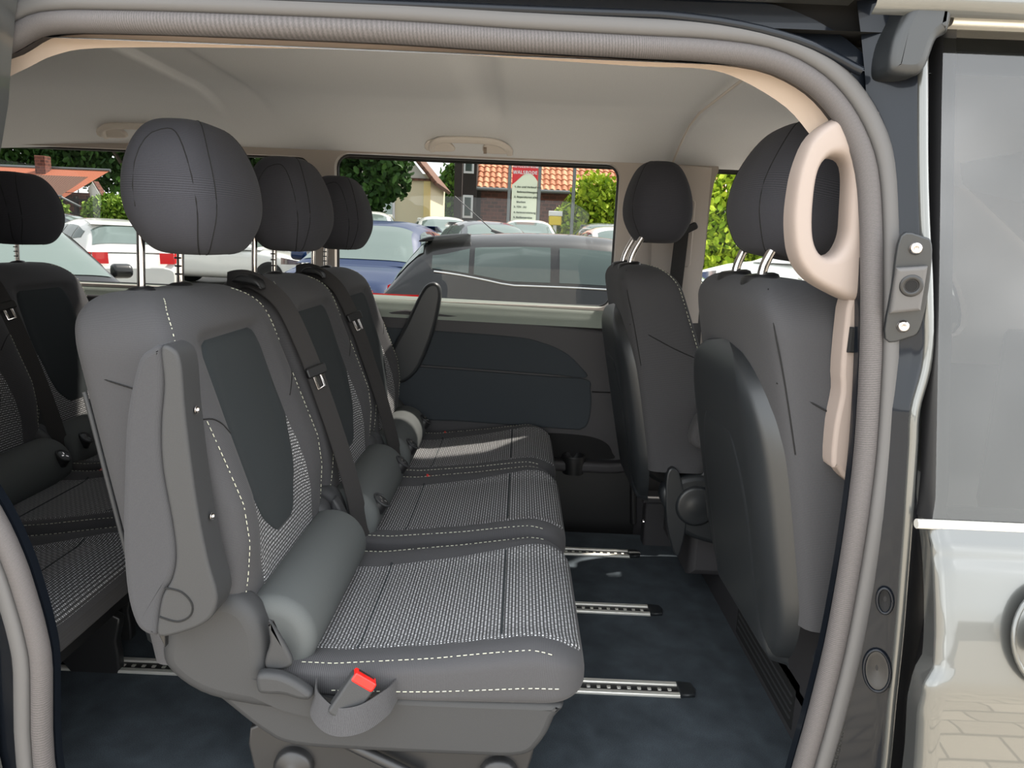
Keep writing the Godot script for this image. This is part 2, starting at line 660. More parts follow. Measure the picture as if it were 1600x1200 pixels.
# a padded piece lying on a surface S(u, w): half width h(w), w from w0 to w1
func patch(S: Callable, c: Callable, h: Callable, w0: float, w1: float, off: float, nu := 28, nv := 36, edge := 0.12, flip := false) -> MB:
	var m := MB.new()
	var p := func(a, b):
		var w: float = lerpf(w0, w1, b)
		var u: float = c.call(w) + h.call(w) * (2.0 * a - 1.0)
		var e := 0.004
		var q: Vector3 = S.call(u, w)
		var du: Vector3 = (S.call(u + e, w) as Vector3) - (S.call(u - e, w) as Vector3)
		var dw: Vector3 = (S.call(u, w + e) as Vector3) - (S.call(u, w - e) as Vector3)
		var nn := du.cross(dw).normalized()
		if flip:
			nn = -nn
		var k: float = minf(minf(a, 1.0 - a), minf(b, 1.0 - b)) / edge
		k = clampf(k, 0, 1)
		return q + nn * (-0.003 + (off + 0.003) * sqrt(1.0 - (1.0 - k) * (1.0 - k)))
	var b0 := m.v.size()
	if flip:
		m.grid(nu, nv, func(a, b): return p.call(1.0 - a, b))
	else:
		m.grid(nu, nv, p)
	# uv in metres: along, across
	for j in nv + 1:
		for i in nu + 1:
			var k := b0 + j * (nu + 1) + i
			var w: float = lerpf(w0, w1, float(j) / nv)
			m.uv[k] = Vector2(w * 1.05, m.v[k].z)
	return m

const CW := 0.232
const CF := 0.128
func cush(x: float) -> Array:   # half width, centre height, half height, dish at a place along the cushion
	var q := clampf((x - (CF - 0.085)) / 0.085, 0, 1)
	var r := 1.0 - sqrt(maxf(0.0, 1.0 - q * q))
	var q2 := clampf((x - (CF - 0.055)) / 0.055, 0, 1)
	var top := ip(PackedFloat32Array([-0.40, 0.300, -0.26, 0.300, -0.10, 0.322, 0.04, 0.348, 0.128, 0.350]), x) - 0.062 * r
	var bot := 0.236 + 0.03 * r
	return [CW - 0.06 * (1.0 - sqrt(maxf(0.0, 1.0 - q2 * q2))) - 0.01 * smoothstep(-0.1, -0.35, x), (top + bot) / 2, (top - bot) / 2, 0.02 * (1.0 - r)]

func cush_top(u: float, x: float) -> Vector3:
	var s := cush(minf(x, CF))
	var k := pow(maxf(0.0, 1.0 - pow(absf(u), 5.0)), 0.2)
	return Vector3(x + XO, s[1] + s[2] * k - s[3] * (1.0 - smoothstep(0.55, 0.9, absf(u))), u * s[0])

func cush_body() -> MB:
	var m := MB.new()
	var f := func(u, v):
		var x: float = -0.37 + (CF - 0.0003 + 0.37) * (1.0 - pow(1.0 - v, 1.8))
		var s := cush(x)
		var c := cos(TAU * u)
		var d := sin(TAU * u)
		var z: float = signf(c) * pow(absf(c), 0.4)
		var y: float = signf(d) * pow(absf(d), 0.4)
		var g := (1.0 - smoothstep(0.55, 0.9, absf(z))) if d > 0 else 0.0
		return Vector3(x + XO, s[1] + s[2] * y - s[3] * g * y, z * s[0])
	m.grid(64, 40, func(u, v): return f.call(1.0 - u, v), true, 1.1, 0.5)
	var ring := []
	for i in 64:
		ring.append(f.call(1.0 - i / 64.0, 1.0))
	m.cap(ring, false)
	return m

func head_surf(az: float, v: float) -> Vector3:   # az 0: towards +z, a quarter turn: the front
	var a: float = PI * (v - 0.5)
	var h := sin(a)
	var y: float = signf(h) * pow(absf(h), 0.80) * 0.104
	var s := pow(maxf(0.0, cos(a)), 0.36 if a < 0.0 else 0.50)
	var t: float = (y + 0.104) / 0.208
	var w: float = 0.136 * (0.90 + 0.13 * sin(PI * clampf(t * 0.9 + 0.05, 0, 1)))
	var d: float = lerpf(0.072, 0.085, smoothstep(0.0, 0.35, t)) * (1.0 - 0.22 * smoothstep(0.4, 1.0, t))
	var c := cos(az)
	var k := sin(az)
	return Vector3(s * d * signf(k) * pow(absf(k), 0.72) - 0.535 + XO - y * 0.04, 1.004 + y, s * w * signf(c) * pow(absf(c), 0.66))

func head_body() -> MB:
	var m := MB.new()
	m.grid(64, 44, func(u, v): return head_surf(TAU * (1.0 - u), 1.0 - v), true, 0.7, 0.3)
	return m

func arc(c: Vector3, ax: Vector3, ay: Vector3, r: float, a0: float, a1: float, k := 14) -> Array:
	var o := []
	for i in k + 1:
		var a := lerpf(a0, a1, float(i) / k)
		o.append(c + (ax * cos(a) + ay * sin(a)) * r)
	return o

func on_surface(S: Callable, pts: PackedVector2Array, lift: float, up: Vector3, k := 6) -> Array:
	var o := []
	for q in smooth2(pts, k, false):
		o.append((S.call(q.x, q.y) as Vector3) + up * lift)
	return o

func stalk(z: float) -> MB:
	var m := MB.new()
	m.tube([Vector3(-0.600 + XO, 0.82, z), Vector3(-0.597 + XO, 0.90, z), Vector3(-0.594 + XO, 0.97, z)], 0.0062, 12)
	return m

func polyX(a: Array) -> PackedVector2Array:
	var p := V2(a)
	for i in p.size():
		p[i].x += XO
	return p

func row_seat(label: String, group: String) -> Node3D:
	var t := thing("passenger_seat", label, "car seat", Vector3.ZERO, group)
	var cloth: Material = mt["ribbed cloth"]
	var back := put("backrest", back_body(0.29), cloth, t)
	put("woven_insert", patch(back_front, func(_y): return 0.0, func(y): return ip(PackedFloat32Array([0.28, 0.62, 0.45, 0.66, 0.60, 0.60, 0.70, 0.50]), y), 0.30, 0.69, 0.004, 28, 36, 0.12, true), mt["woven cloth"], back)
	put("centre_panel", patch(back_front, func(_y): return 0.0, func(y):
		var tip := clampf((y - 0.425) / 0.11, 0, 1)
		var top := clampf((0.772 - y) / 0.05, 0, 1)
		return ip(PackedFloat32Array([0.42, 0.40, 0.60, 0.58, 0.79, 0.56]), y) * sqrt(1.0 - (1.0 - tip) * (1.0 - tip)) * (0.72 + 0.28 * sqrt(1.0 - (1.0 - top) * (1.0 - top))) + 0.01, 0.425, 0.772, 0.007, 32, 40, 0.1, true), mt["centre cloth"], back)
	for s in [-1.0, 1.0]:
		# pale stitches along the side bolsters, and the sewn seams of the shoulders and sides
		put("stitching", stitches(on_surface(back_front, V2([0.80 * s, 0.836, 0.90 * s, 0.82, 0.93 * s, 0.79, 0.935 * s, 0.735]), 0.0012, Vector3(0.8, 0.3, 0.4 * s), 8)), mt["stitch thread"], back)
		put("stitching", stitches(on_surface(back_front, V2([0.92 * s, 0.668, 0.90 * s, 0.60, 0.89 * s, 0.52, 0.90 * s, 0.44, 0.93 * s, 0.395]), 0.0012, Vector3(0.8, 0.1, 0.5 * s), 10)), mt["stitch thread"], back)
		var line := MB.new()
		var w := func(k: float, y: float):
			var q := back_shape(y)
			return Vector3(q[0] + q[1] * k + XO, y, s * back_half(y) * (pow(1.0 - pow(absf(k), SQ), 1.0 / SQ)))
		line.tube(smooth3([w.call(-0.9, 0.735), w.call(-0.4, 0.725), w.call(0.2, 0.71)], 5), 0.0012, 5)
		put("seam", line, mt["dark gap"], back)
		line = MB.new()
		line.tube(on_surface(back_front, V2([0.955 * s, 0.672, 0.86 * s, 0.668, 0.76 * s, 0.655, 0.66 * s, 0.635]), 0.0, Vector3.RIGHT, 6), 0.0012, 5)
		put("seam", line, mt["dark gap"], back)
	# hard back cover, its pale edge showing at the rear
	var shell := put("rear_shell", patch(back_rear, func(_y): return 0.0, func(_y): return 0.96, 0.30, 0.70, 0.012, 24, 24, 0.10), mt["shell plastic"], back)
	for s in [-1.0, 1.0]:
		var e := MB.new()
		e.tube(on_surface(back_rear, V2([0.955 * s, 0.705, 0.965 * s, 0.66, 0.965 * s, 0.56, 0.96 * s, 0.42]), 0.004, Vector3(-1, 0, 0.3 * s), 6), 0.0035, 8)
		put("edge_trim", e, mt["grained plastic"], shell)
	# head restraint on two notched chrome posts
	var head := put("headrest", head_body(), mt["head cloth"], t)
	for sgn in [-1.0, 1.0]:
		var hs := MB.new()
		var path := []
		for i in 29:
			path.append(head_surf(PI / 2 - sgn * (0.55 + 0.18 * i / 28.0), 0.96 - 0.92 * i / 28.0))
		hs.tube(path, 0.0010, 5)
		put("seam", hs, mt["dark gap"], head)
		hs = MB.new()
		path = []
		for i in 25:
			var k := i / 24.0
			var aa := PI * minf(1.0, k / 0.6)
			var az := 0.12 - 0.42 * cos(aa)
			var vv := 0.42 + 0.34 * sin(aa) if k < 0.6 else lerpf(0.42, 0.05, (k - 0.6) / 0.4)
			path.append(head_surf(az if sgn > 0 else PI - az, vv))
		hs.tube(path, 0.0010, 5)
		put("seam", hs, mt["dark gap"], head)
	for s in [-1.0, 1.0]:
		put("headrest_post", stalk(0.068 * s), mt["chrome"], head)
		if s < 0:
			for k in 3:
				var nt := MB.new()
				nt.box(Vector3(-0.599 + XO, 0.862 + 0.014 * k, -0.0622), Vector3(0.012, 0.003, 0.003), 0.001)
				put("notch", nt, mt["dark steel"], head)
		var gr := MB.new()
		gr.T = Transform3D(Basis(Vector3(0, 0, 1), 0.15).scaled(Vector3(1, 1, 1)), Vector3(-0.600 + XO, 0.838, 0.068 * s))
		gr.lathe(V2([0.0, 0.010, 0.012, 0.010, 0.020, 0.007, 0.023, 0.0, 0.023, -0.012]), 20)
		put("post_collar", gr, mt["black plastic"], back)
	# cushion
	var cu := put("cushion", cush_body(), cloth, t)
	put("woven_insert", patch(cush_top, func(_x): return 0.0, func(x): return ip(PackedFloat32Array([-0.33, 0.70, -0.1, 0.74, 0.05, 0.80, 0.11, 0.86, 0.128, 0.88]), x), -0.335, 0.1268, 0.004, 28, 56, 0.04), mt["woven cloth"], cu)
	for sx in [-0.235, -0.005]:
		var g := MB.new()
		g.tube(on_surface(cush_top, V2([-0.70, sx, -0.3, sx, 0.3, sx, 0.70, sx]), 0.0035, Vector3.UP, 6), 0.0022, 6)
		put("seam", g, mt["centre cloth"], cu)
	for s in [-1.0, 1.0]:
		put("stitching", stitches(on_surface(cush_top, V2([0.93 * s, -0.31, 0.92 * s, -0.2, 0.92 * s, -0.08, 0.93 * s, 0.02, 0.95 * s, 0.075]), 0.0012, Vector3(0, 0.9, 0.4 * s), 8)), mt["stitch thread"], cu)
		var low := []
		for i in 20:
			var x := lerpf(-0.26, 0.085, i / 19.0)
			var q := cush(x)
			var yk := -0.25 + 0.1 * i / 19.0
			low.append(Vector3(x + XO, q[1] + q[2] * yk, s * (q[0] * pow(1.0 - pow(absf(yk), 5.0), 0.2) + 0.0006)))
		put("stitching", stitches(low), mt["stitch thread"], cu)
	# padded roll between cushion and backrest
	var roll := MB.new()
	roll.T = Transform3D(Basis(Vector3(1, 0, 0), PI / 2), Vector3(-0.362 + XO, 0.322, 0))
	var pr := PackedVector2Array()
	for i in 9:
		var a := PI / 2 * (1.0 - i / 8.0)
		pr.push_back(Vector2(0.046 + 0.024 * cos(a), 0.180 + 0.024 * sin(a)))
	for i in 9:
		var a := -PI / 2 * i / 8.0
		pr.push_back(Vector2(0.046 + 0.024 * cos(a), -0.180 + 0.024 * sin(a)))
	pr.insert(0, Vector2(0.0, 0.204))
	pr.push_back(Vector2(0.0, -0.204))
	roll.lathe(pr, 36)
	put("lower_roll", roll, mt["roll cloth"], t)
	# hard skirts and the pan under the cushion
	var skirt := smooth2(polyX([-0.47, 0.262, -0.43, 0.228, -0.37, 0.178, -0.32, 0.156, -0.20, 0.152, -0.05, 0.152, 0.035, 0.156, 0.066, 0.185, 0.082, 0.225, 0.086, 0.250, -0.05, 0.250, -0.25, 0.252, -0.40, 0.268]), 4)
	for s in [-1.0, 1.0]:
		var sk := MB.new()
		sk.slab(skirt, 0.19 if s > 0 else -0.222, 0.222 if s > 0 else -0.19, 0.012)
		put("side_skirt", sk, mt["grained plastic"], t)
	var pan := MB.new()
	pan.box(Vector3(-0.16 + XO, 0.215, 0), Vector3(0.46, 0.06, 0.385), 0.015)
	put("seat_pan", pan, mt["black plastic"], t)
	var hinge := smooth2(polyX([-0.512, 0.29, -0.512, 0.34, -0.488, 0.384, -0.45, 0.408, -0.41, 0.412, -0.378, 0.395, -0.360, 0.36, -0.355, 0.315, -0.352, 0.278, -0.335, 0.258, -0.28, 0.244, -0.21, 0.234, -0.28, 0.222, -0.38, 0.228, -0.46, 0.246]), 4)
	for s in [-1.0, 1.0]:
		var hm := MB.new()
		hm.slab(hinge, 0.18 if s > 0 else -0.238, 0.238 if s > 0 else -0.18, 0.024, false, 5)
		put("hinge_cover", hm, mt["grained plastic"], t)
	var bar := MB.new()
	bar.box(Vector3(-0.44 + XO, 0.31, 0), Vector3(0.08, 0.08, 0.40), 0.02)
	put("hinge_bar", bar, mt["black plastic"], t)
	# steel feet that lock onto the rails
	for s in [-1.0, 1.0]:
		var leg := MB.new()
		leg.T = Transform3D(Basis(), Vector3(0, 0, 0.175 * s))
		leg.slab(smooth2(polyX([-0.36, 0.008, -0.30, 0.008, -0.27, 0.06, -0.10, 0.06, -0.04, 0.008, 0.04, 0.008, 0.045, 0.10, 0.02, 0.17, -0.36, 0.18, -0.40, 0.10]), 3), -0.012, 0.012, 0.004)
		var lo := put("foot", leg, mt["dark steel"], t)
		for cx in [-0.33, 0.0]:
			var wh := MB.new()
			wh.T = Transform3D(Basis(Vector3(1, 0, 0), PI / 2), Vector3(cx + XO, 0.10, 0.19 * s))
			wh.lathe(V2([0.0, 0.018 * s, 0.010, 0.018 * s, 0.014, 0.014 * s, 0.026, 0.012 * s, 0.032, 0.006 * s, 0.032, -0.012 * s]), 24)
			put("roller", wh, mt["dark steel"], lo)
		var rod := MB.new()
		rod.tube([Vector3(-0.26 + XO, 0.165, 0.205 * s), Vector3(-0.12 + XO, 0.095, 0.205 * s)], 0.009, 10)
		put("strut", rod, mt["dark steel"], lo)
	return t

func buckle(t: Node3D, at: Vector3, lean: float, turn := 0.0) -> Node3D:
	var b := Node3D.new()
	b.name = "belt_buckle"
	t.add_child(b, true)
	b.position = at
	b.rotation = Vector3(0, turn, lean)
	var body := MB.new()
	body.slab(rrect(-0.017, -0.030, 0.017, 0.026, 0.005), -0.009, 0.009, 0.003)
	put("buckle_body", body, mt["grained plastic"], b)
	var red := MB.new()
	red.slab(rrect(-0.0155, 0.016, 0.0155, 0.0285, 0.003), -0.0075, 0.0098, 0.002)
	put("red_button", red, mt["buckle red"], b)
	var slot := MB.new()
	slot.box(Vector3(0, 0.0285, -0.001), Vector3(0.022, 0.002, 0.004), 0.0005)
	put("latch_slot", slot, mt["dark gap"], b)
	return b

func isofix(t: Node3D, z: float) -> void:
	var r := Node3D.new()
	r.name = "anchor_cover"
	t.add_child(r, true)
	r.position = Vector3(-0.293 + XO, 0.352, z)
	r.rotation = Vector3(0, 0, -0.62)
	var c := MB.new()
	c.lathe(V2([0.0, 0.006, 0.016, 0.006, 0.019, 0.003, 0.021, -0.02]), 24)
	put("cover_disc", c, mt["black plastic"], r)
	var ring := MB.new()
	ring.tube(arc(Vector3(0, 0.005, 0), Vector3(1, 0, 0), Vector3(0, 0, 1), 0.0205, 0.2, 4.6, 20), 0.0028, 6)
	put("cover_rim", ring, mt["grained plastic"], r)
	var sg := MB.new()
	for k in 3:
		var a := TAU * k / 3 + 0.5
		sg.T = Transform3D(Basis(Vector3.UP, a), Vector3(0, 0.0062, 0))
		sg.T.origin += sg.T.basis.x * 0.007
		sg.box(Vector3.ZERO, Vector3(0.007, 0.0012, 0.004), 0.0004)
	put("anchor_mark", sg, mt["chrome"], r)

func shoulder_belt(t: Node3D, dz: float, tongue_at: float) -> void:
	# webbing from a guide on the right-hand shoulder down along the backrest's edge
	var b := Node3D.new()
	b.name = "seat_belt"
	t.add_child(b, true)
	var pts := smooth3([Vector3(-0.61 + XO, 0.835, dz - 0.01), Vector3(-0.555 + XO, 0.842, dz), Vector3(-0.492 + XO, 0.80, dz + 0.005), Vector3(-0.445 + XO, 0.71, dz + 0.008), Vector3(-0.405 + XO, 0.60, dz + 0.008), Vector3(-0.365 + XO, 0.48, dz + 0.010), Vector3(-0.335 + XO, 0.37, dz + 0.012), Vector3(-0.32 + XO, 0.28, dz + 0.014)], 8)
	var m := MB.new()
	var ups := []
	var path := pts
	var w := 0.022
	m.grid(2, path.size() - 1, func(u, v):
		var i := roundi(v * (path.size() - 1))
		var a: Vector3 = path[maxi(i - 1, 0)]
		var c: Vector3 = path[mini(i + 1, path.size() - 1)]
		var tt := (c - a).normalized()
		var side := tt.cross(Vector3(0.75, 0.35, 0.55)).normalized()
		return (path[i] as Vector3) + side * (u - 0.5) * 2.0 * w + tt.cross(side) * (0.0012), false, 0.045, 0.7)
	m.grid(2, path.size() - 1, func(u, v):
		var i := roundi(v * (path.size() - 1))
		var a: Vector3 = path[maxi(i - 1, 0)]
		var c: Vector3 = path[mini(i + 1, path.size() - 1)]
		var tt := (c - a).normalized()
		var side := tt.cross(Vector3(0.75, 0.35, 0.55)).normalized()
		return (path[i] as Vector3) - side * (u - 0.5) * 2.0 * w - tt.cross(side) * (0.0012), false, 0.045, 0.7)
	put("webbing", m, mt["webbing"], b)
	var g := MB.new()
	g.T = Transform3D(Basis(Vector3(0, 0, 1), -0.2), Vector3(-0.555 + XO, 0.846, dz))
	g.slab(smooth2(V2([-0.03, -0.012, -0.02, 0.002, 0.0, 0.006, 0.022, 0.001, 0.034, -0.014, 0.012, -0.010, -0.015, -0.013]), 4), -0.030, 0.030, 0.005)
	put("belt_guide", g, mt["black plastic"], b)
	var i := int(tongue_at * (path.size() - 1))
	var p: Vector3 = path[i]
	var tt := ((path[i + 1] as Vector3) - p).normalized()
	var side := tt.cross(Vector3(0.75, 0.35, 0.55)).normalized()
	var nn := side.cross(tt)
	var k := MB.new()
	k.T = Transform3D(Basis(side, -tt, side.cross(-tt)), p + nn * 0.006)
	k.slab(rrect(-0.026, -0.010, 0.026, 0.012, 0.006), -0.005, 0.005, 0.003)
	put("tongue_grip", k, mt["black plastic"], b)
	var pl := MB.new()
	pl.T = k.T
	pl.sweep([Vector3(-0.009, -0.010, 0), Vector3(-0.009, -0.036, 0), Vector3(0.009, -0.036, 0), Vector3(0.009, -0.010, 0)], V2([-0.003, -0.001, 0.003, -0.001, 0.003, 0.001, -0.003, 0.001]), Vector3(0, 0, 1))
	put("tongue_plate", pl, mt["chrome"], b)

func folded_armrest(t: Node3D, z: float) -> void:
	var a := Node3D.new()
	a.name = "armrest"
	t.add_child(a, true)
	a.position = Vector3(0, 0, z)
	var pad := MB.new()
	pad.slab(smooth2(polyX([-0.497, 0.762, -0.483, 0.782, -0.462, 0.787, -0.460, 0.74, -0.466, 0.69, -0.468, 0.65, -0.466, 0.61, -0.458, 0.55, -0.455, 0.50, -0.462, 0.465, -0.476, 0.44, -0.483, 0.41, -0.488, 0.378, -0.505, 0.378, -0.520, 0.395, -0.529, 0.44, -0.530, 0.52, -0.524, 0.60, -0.515, 0.69]), 4), -0.028, 0.030, 0.009, false, 4)
	put("armrest_pad", pad, mt["front cloth"], a)
	var sh := MB.new()
	sh.slab(smooth2(polyX([-0.462, 0.788, -0.444, 0.785, -0.437, 0.765, -0.435, 0.71, -0.430, 0.64, -0.422, 0.56, -0.411, 0.49, -0.402, 0.452, -0.402, 0.428, -0.414, 0.405, -0.442, 0.388, -0.485, 0.377, -0.484, 0.41, -0.477, 0.44, -0.463, 0.465, -0.456, 0.50, -0.459, 0.55, -0.467, 0.61, -0.469, 0.65, -0.467, 0.69, -0.461, 0.74]), 4), -0.024, 0.032, 0.005, false, 4)
	var shell := put("armrest_shell", sh, mt["grained plastic"], a)
	var rim := MB.new()
	rim.tube(smooth3([Vector3(-0.473 + XO, 0.452, 0.0325), Vector3(-0.450 + XO, 0.447, 0.0325), Vector3(-0.436 + XO, 0.430, 0.0325), Vector3(-0.439 + XO, 0.412, 0.0325), Vector3(-0.457 + XO, 0.402, 0.0325), Vector3(-0.482 + XO, 0.408, 0.0325)], 5), 0.0014, 6)
	put("pivot_cap_edge", rim, mt["dark gap"], shell)
	for q in [Vector2(-0.4365, 0.70), Vector2(-0.421, 0.548)]:
		var s := MB.new()
		s.T = Transform3D(Basis(Vector3(0, 0, 1), -PI / 2), Vector3(q.x + 0.0045 + XO, q.y, 0.004))
		s.lathe(V2([0.0, -0.002, 0.0025, -0.002, 0.0045, 0.0025, 0.0055, 0.001]), 14)
		put("screw", s, mt["chrome"], shell)
	var w := MB.new()
	w.slab(V2([-0.505 + XO, 0.380, -0.488 + XO, 0.380, -0.490 + XO, 0.345]), -0.006, 0.006, 0.002, true)
	put("armrest_tab", w, mt["black plastic"], a)

func near_seat_details(t: Node3D) -> void:
	folded_armrest(t, 0.262)
	# recline lever with its bracket
	var br := MB.new()
	br.slab(smooth2(polyX([-0.352, 0.368, -0.347, 0.372, -0.318, 0.318, -0.322, 0.300, -0.352, 0.295, -0.358, 0.31, -0.350, 0.34]), 3), 0.225, 0.236, 0.005)
	put("lever_bracket", br, mt["grained plastic"], t)
	var lv := MB.new()
	lv.slab(smooth2(polyX([-0.362, 0.300, -0.335, 0.302, -0.315, 0.296, -0.295, 0.284, -0.282, 0.272, -0.286, 0.262, -0.302, 0.262, -0.325, 0.268, -0.345, 0.268, -0.362, 0.272]), 4), 0.236, 0.258, 0.008)
	put("recline_lever", lv, mt["grained plastic"], t)
	# short strap loop holding the buckle against the cushion
	var lp := MB.new()
	var path := smooth3([Vector3(-0.284 + XO, 0.266, 0.226), Vector3(-0.276 + XO, 0.256, 0.256), Vector3(-0.244 + XO, 0.246, 0.278), Vector3(-0.205 + XO, 0.250, 0.276), Vector3(-0.172 + XO, 0.262, 0.252), Vector3(-0.160 + XO, 0.268, 0.226)], 6)
	lp.sweep(path, V2([-0.0012, -0.020, 0.0012, -0.020, 0.0012, 0.020, -0.0012, 0.020]), Vector3(0.1, 0.95, -0.25))
	put("strap_loop", lp, mt["ribbed cloth"], t)
	var tri := MB.new()
	tri.slab(V2([-0.262 + XO, 0.236, -0.222 + XO, 0.228, -0.236 + XO, 0.208]), 0.236, 0.239, 0.001, true)
	put("strap_end", tri, mt["webbing"], t)
	var bk := buckle(t, Vector3(-0.220 + XO, 0.276, 0.258), 0.0, 0.0)
	bk.rotation = Vector3(-0.15, 0.25, -0.62)
	bk.scale = Vector3.ONE * 1.2
	# small hard wedge beside the roll
	var wd := MB.new()
	wd.slab(smooth2(polyX([-0.37, 0.40, -0.355, 0.395, -0.325, 0.325, -0.345, 0.315, -0.365, 0.34]), 3), -0.235, -0.205, 0.006)
	put("hinge_wedge", wd, mt["grained plastic"], t)

# ---------------------------------------------------------------- the van's body
func zb(f: float) -> float:   # how far in front of the camera the door side of the body lies, by height
	return -ip(PackedFloat32Array([0.0, 0.935, 0.3, 0.925, 0.6, 0.925, 0.9, 0.95, 1.17, 0.985, 1.3, 1.01]), f)

# the opening's inner outline (x, height above the van floor), closed
func opening() -> PackedVector2Array:
	return V2([-0.655, 1.15, -0.619, 1.171, -0.587, 1.177, -0.547, 1.179, -0.426, 1.181, -0.184, 1.181, -0.022, 1.177, 0.138, 1.175, 0.219, 1.174, 0.291, 1.167, 0.341, 1.148, 0.375, 1.122, 0.401, 1.087, 0.419, 1.045, 0.429, 0.982, 0.436, 0.902, 0.443, 0.812, 0.447, 0.696, 0.445, 0.610, 0.443, 0.520, 0.438, 0.417, 0.428, 0.319, 0.417, 0.226, 0.405, 0.12, 0.385, 0.03, 0.33, -0.03, 0.2, -0.05, -0.1, -0.05, -0.45, -0.05, -0.58, -0.03, -0.63, 0.04, -0.642, 0.181, -0.631, 0.326, -0.634, 0.384, -0.644, 0.441, -0.657, 0.496, -0.682, 0.563, -0.727, 0.644, -0.78, 0.75, -0.80, 0.87, -0.79, 0.99, -0.75, 1.08, -0.70, 1.13])

func ring_at(p: PackedVector2Array, off: float, dz: float) -> Array:
	var o := []
	for q in MB.inset(MB.ccw(p), -off):
		o.append(Vector3(q.x, FL + q.y, zb(q.y) + dz))
	return o

func build_body() -> void:
	var p := smooth2(opening(), 3)
	# two rubber beads all round the opening: the ribbed edge cover and the door seal
	var ribbed := MB.new()
	var pr := PackedVector2Array()
	for i in 14:
		var a := TAU * i / 14
		pr.push_back(Vector2(cos(a) * 0.0135, sin(a) * 0.014))
	ribbed.sweep(ring_at(p, 0.0125, 0.0), pr, Vector3(0, 0, 1), true)
	struct("trim_1", ribbed, mt["ribbed rubber"], "ribbed black rubber edge strip around the open side doorway")
	var seal := MB.new()
	var ps := V2([-0.0125, -0.012, -0.0125, 0.006, -0.009, 0.012, -0.003, 0.014, 0.005, 0.012, 0.010, 0.007, 0.0125, 0.0, 0.0125, -0.012])
	seal.sweep(ring_at(p, 0.0365, 0.002), smooth2(ps, 2), Vector3(0, 0, 1), true)
	struct("trim_2", seal, mt["smooth rubber"], "smooth black rubber door seal outside the ribbed strip")
	# painted flange all round behind the seals, with the lining's turned-down edge inside
	var flange := MB.new()
	var outer := ring_at(p, 0.085, -0.012)
	var inner := ring_at(p, 0.004, -0.016)
	var k := inner.size()
	flange.grid(k, 1, func(u, v): return (inner if v < 0.5 else outer)[roundi(u * k) % k], true, 3.0, 0.1)
	var inner2 := ring_at(p, 0.004, -0.03)
	flange.grid(k, 1, func(u, v): return (inner2 if v < 0.5 else inner)[roundi(u * k) % k], true, 3.0, 0.1)
	struct("trim_3", flange, mt["inner paint"])
	# outer skin of the door side around the flange: roof side, rear quarter, sill
	var skin := MB.new()
	var far := []
	for q in ring_at(p, 0.085, -0.012):
		var d := Vector3(q.x + 0.12, q.y - FL - 0.55, 0)
		var y: float = q.y - FL
		far.append(Vector3(q.x + signf(d.x) * 0.0, q.y, q.z))
	# rear quarter behind the sliding door, cut along the opening
	var wall := MB.new()
	var left := PackedVector2Array()
	wall.grid(20, 20, func(u, v):
		var y: float = lerpf(-0.20, 1.34, v)
		var xo := ip(PackedFloat32Array([-0.2, -0.60, -0.05, -0.66, 0.05, -0.71, 0.2, -0.722, 0.33, -0.712, 0.45, -0.727, 0.6, -0.79, 0.8, -0.875, 1.0, -0.87, 1.2, -0.79, 1.34, -0.72]), y)
		return Vector3(lerpf(-2.3, xo, u), FL + y, zb(y) - 0.004), false, 2.0, 1.5)
	wall.grid(20, 1, func(u, v): return Vector3(lerpf(-2.3, -0.72, u), FL + (1.24 if v < 0.5 else 1.36), zb(1.3) - 0.004 - 0.0 * v))
	wall.grid(20, 1, func(u, v): return Vector3(lerpf(-2.3, -0.74, 1.0 - u), FL + ip(PackedFloat32Array([0.0, -0.2, 1.0, 1.34]), v), zb(0.5) - 0.06))
	struct("wall_right", wall, mt["grey paint"], "grey painted rear quarter panel beside the open side door")
	# step below the doorway
	var step := MB.new()
	step.box(Vector3(-0.12, FL - 0.16, -0.92), Vector3(1.25, 0.18, 0.14), 0.02)
	step.box(Vector3(-0.12, FL - 0.02, -1.0), Vector3(1.1, 0.06, 0.05), 0.01)
	struct("trim_4", step, mt["black plastic"])
	# roof side above the doorway: gutter, slide channel and its rim
	var roof := MB.new()
	roof.grid(40, 8, func(u, v):
		var x: float = lerpf(-2.3, 0.40, u)
		var a: float = v
		var y: float = ip(PackedFloat32Array([0.0, 1.252, 0.25, 1.256, 0.4, 1.30, 0.7, 1.36, 1.0, 1.40]), a)
		var z: float = ip(PackedFloat32Array([0.0, -1.01, 0.25, -0.965, 0.4, -0.955, 0.7, -1.0, 1.0, -1.12]), a)
		return Vector3(x, FL + y - 0.0, z), false, 2.0, 0.2)
	roof.grid(20, 6, func(u, v): return Vector3(lerpf(0.40, 2.2, u), FL + ip(PackedFloat32Array([0.0, 1.222, 0.3, 1.235, 0.6, 1.30, 1.0, 1.40]), v), ip(PackedFloat32Array([0.0, -0.94, 0.3, -0.92, 0.6, -0.95, 1.0, -1.12]), v)), false, 2.0, 0.2)
	struct("trim_5", roof, mt["grey paint"], "grey painted roof edge above the doorway")
	var chan := MB.new()
	chan.grid(20, 3, func(u, v):
		var x: float = lerpf(-2.2, 0.44, u)
		return Vector3(x, FL + [1.215, 1.218, 1.255, 1.258][roundi(v * 3)], [-0.985, -1.03, -1.03, -0.985][roundi(v * 3)]), false, 2.0, 0.1)
	struct("trim_6", chan, mt["dark gap"], "dark slide channel above the doorway")
	# the slide channel's thin lower rim
	var rimm := MB.new()
	rimm.tube(smooth3([Vector3(-0.9, FL + 1.224, -0.985), Vector3(0.0, FL + 1.224, -0.985), Vector3(0.2, FL + 1.222, -0.983), Vector3(0.33, FL + 1.20, -0.978), Vector3(0.41, FL + 1.165, -0.97)], 5), 0.006, 8)
	struct("trim_7", rimm, mt["inner paint"])
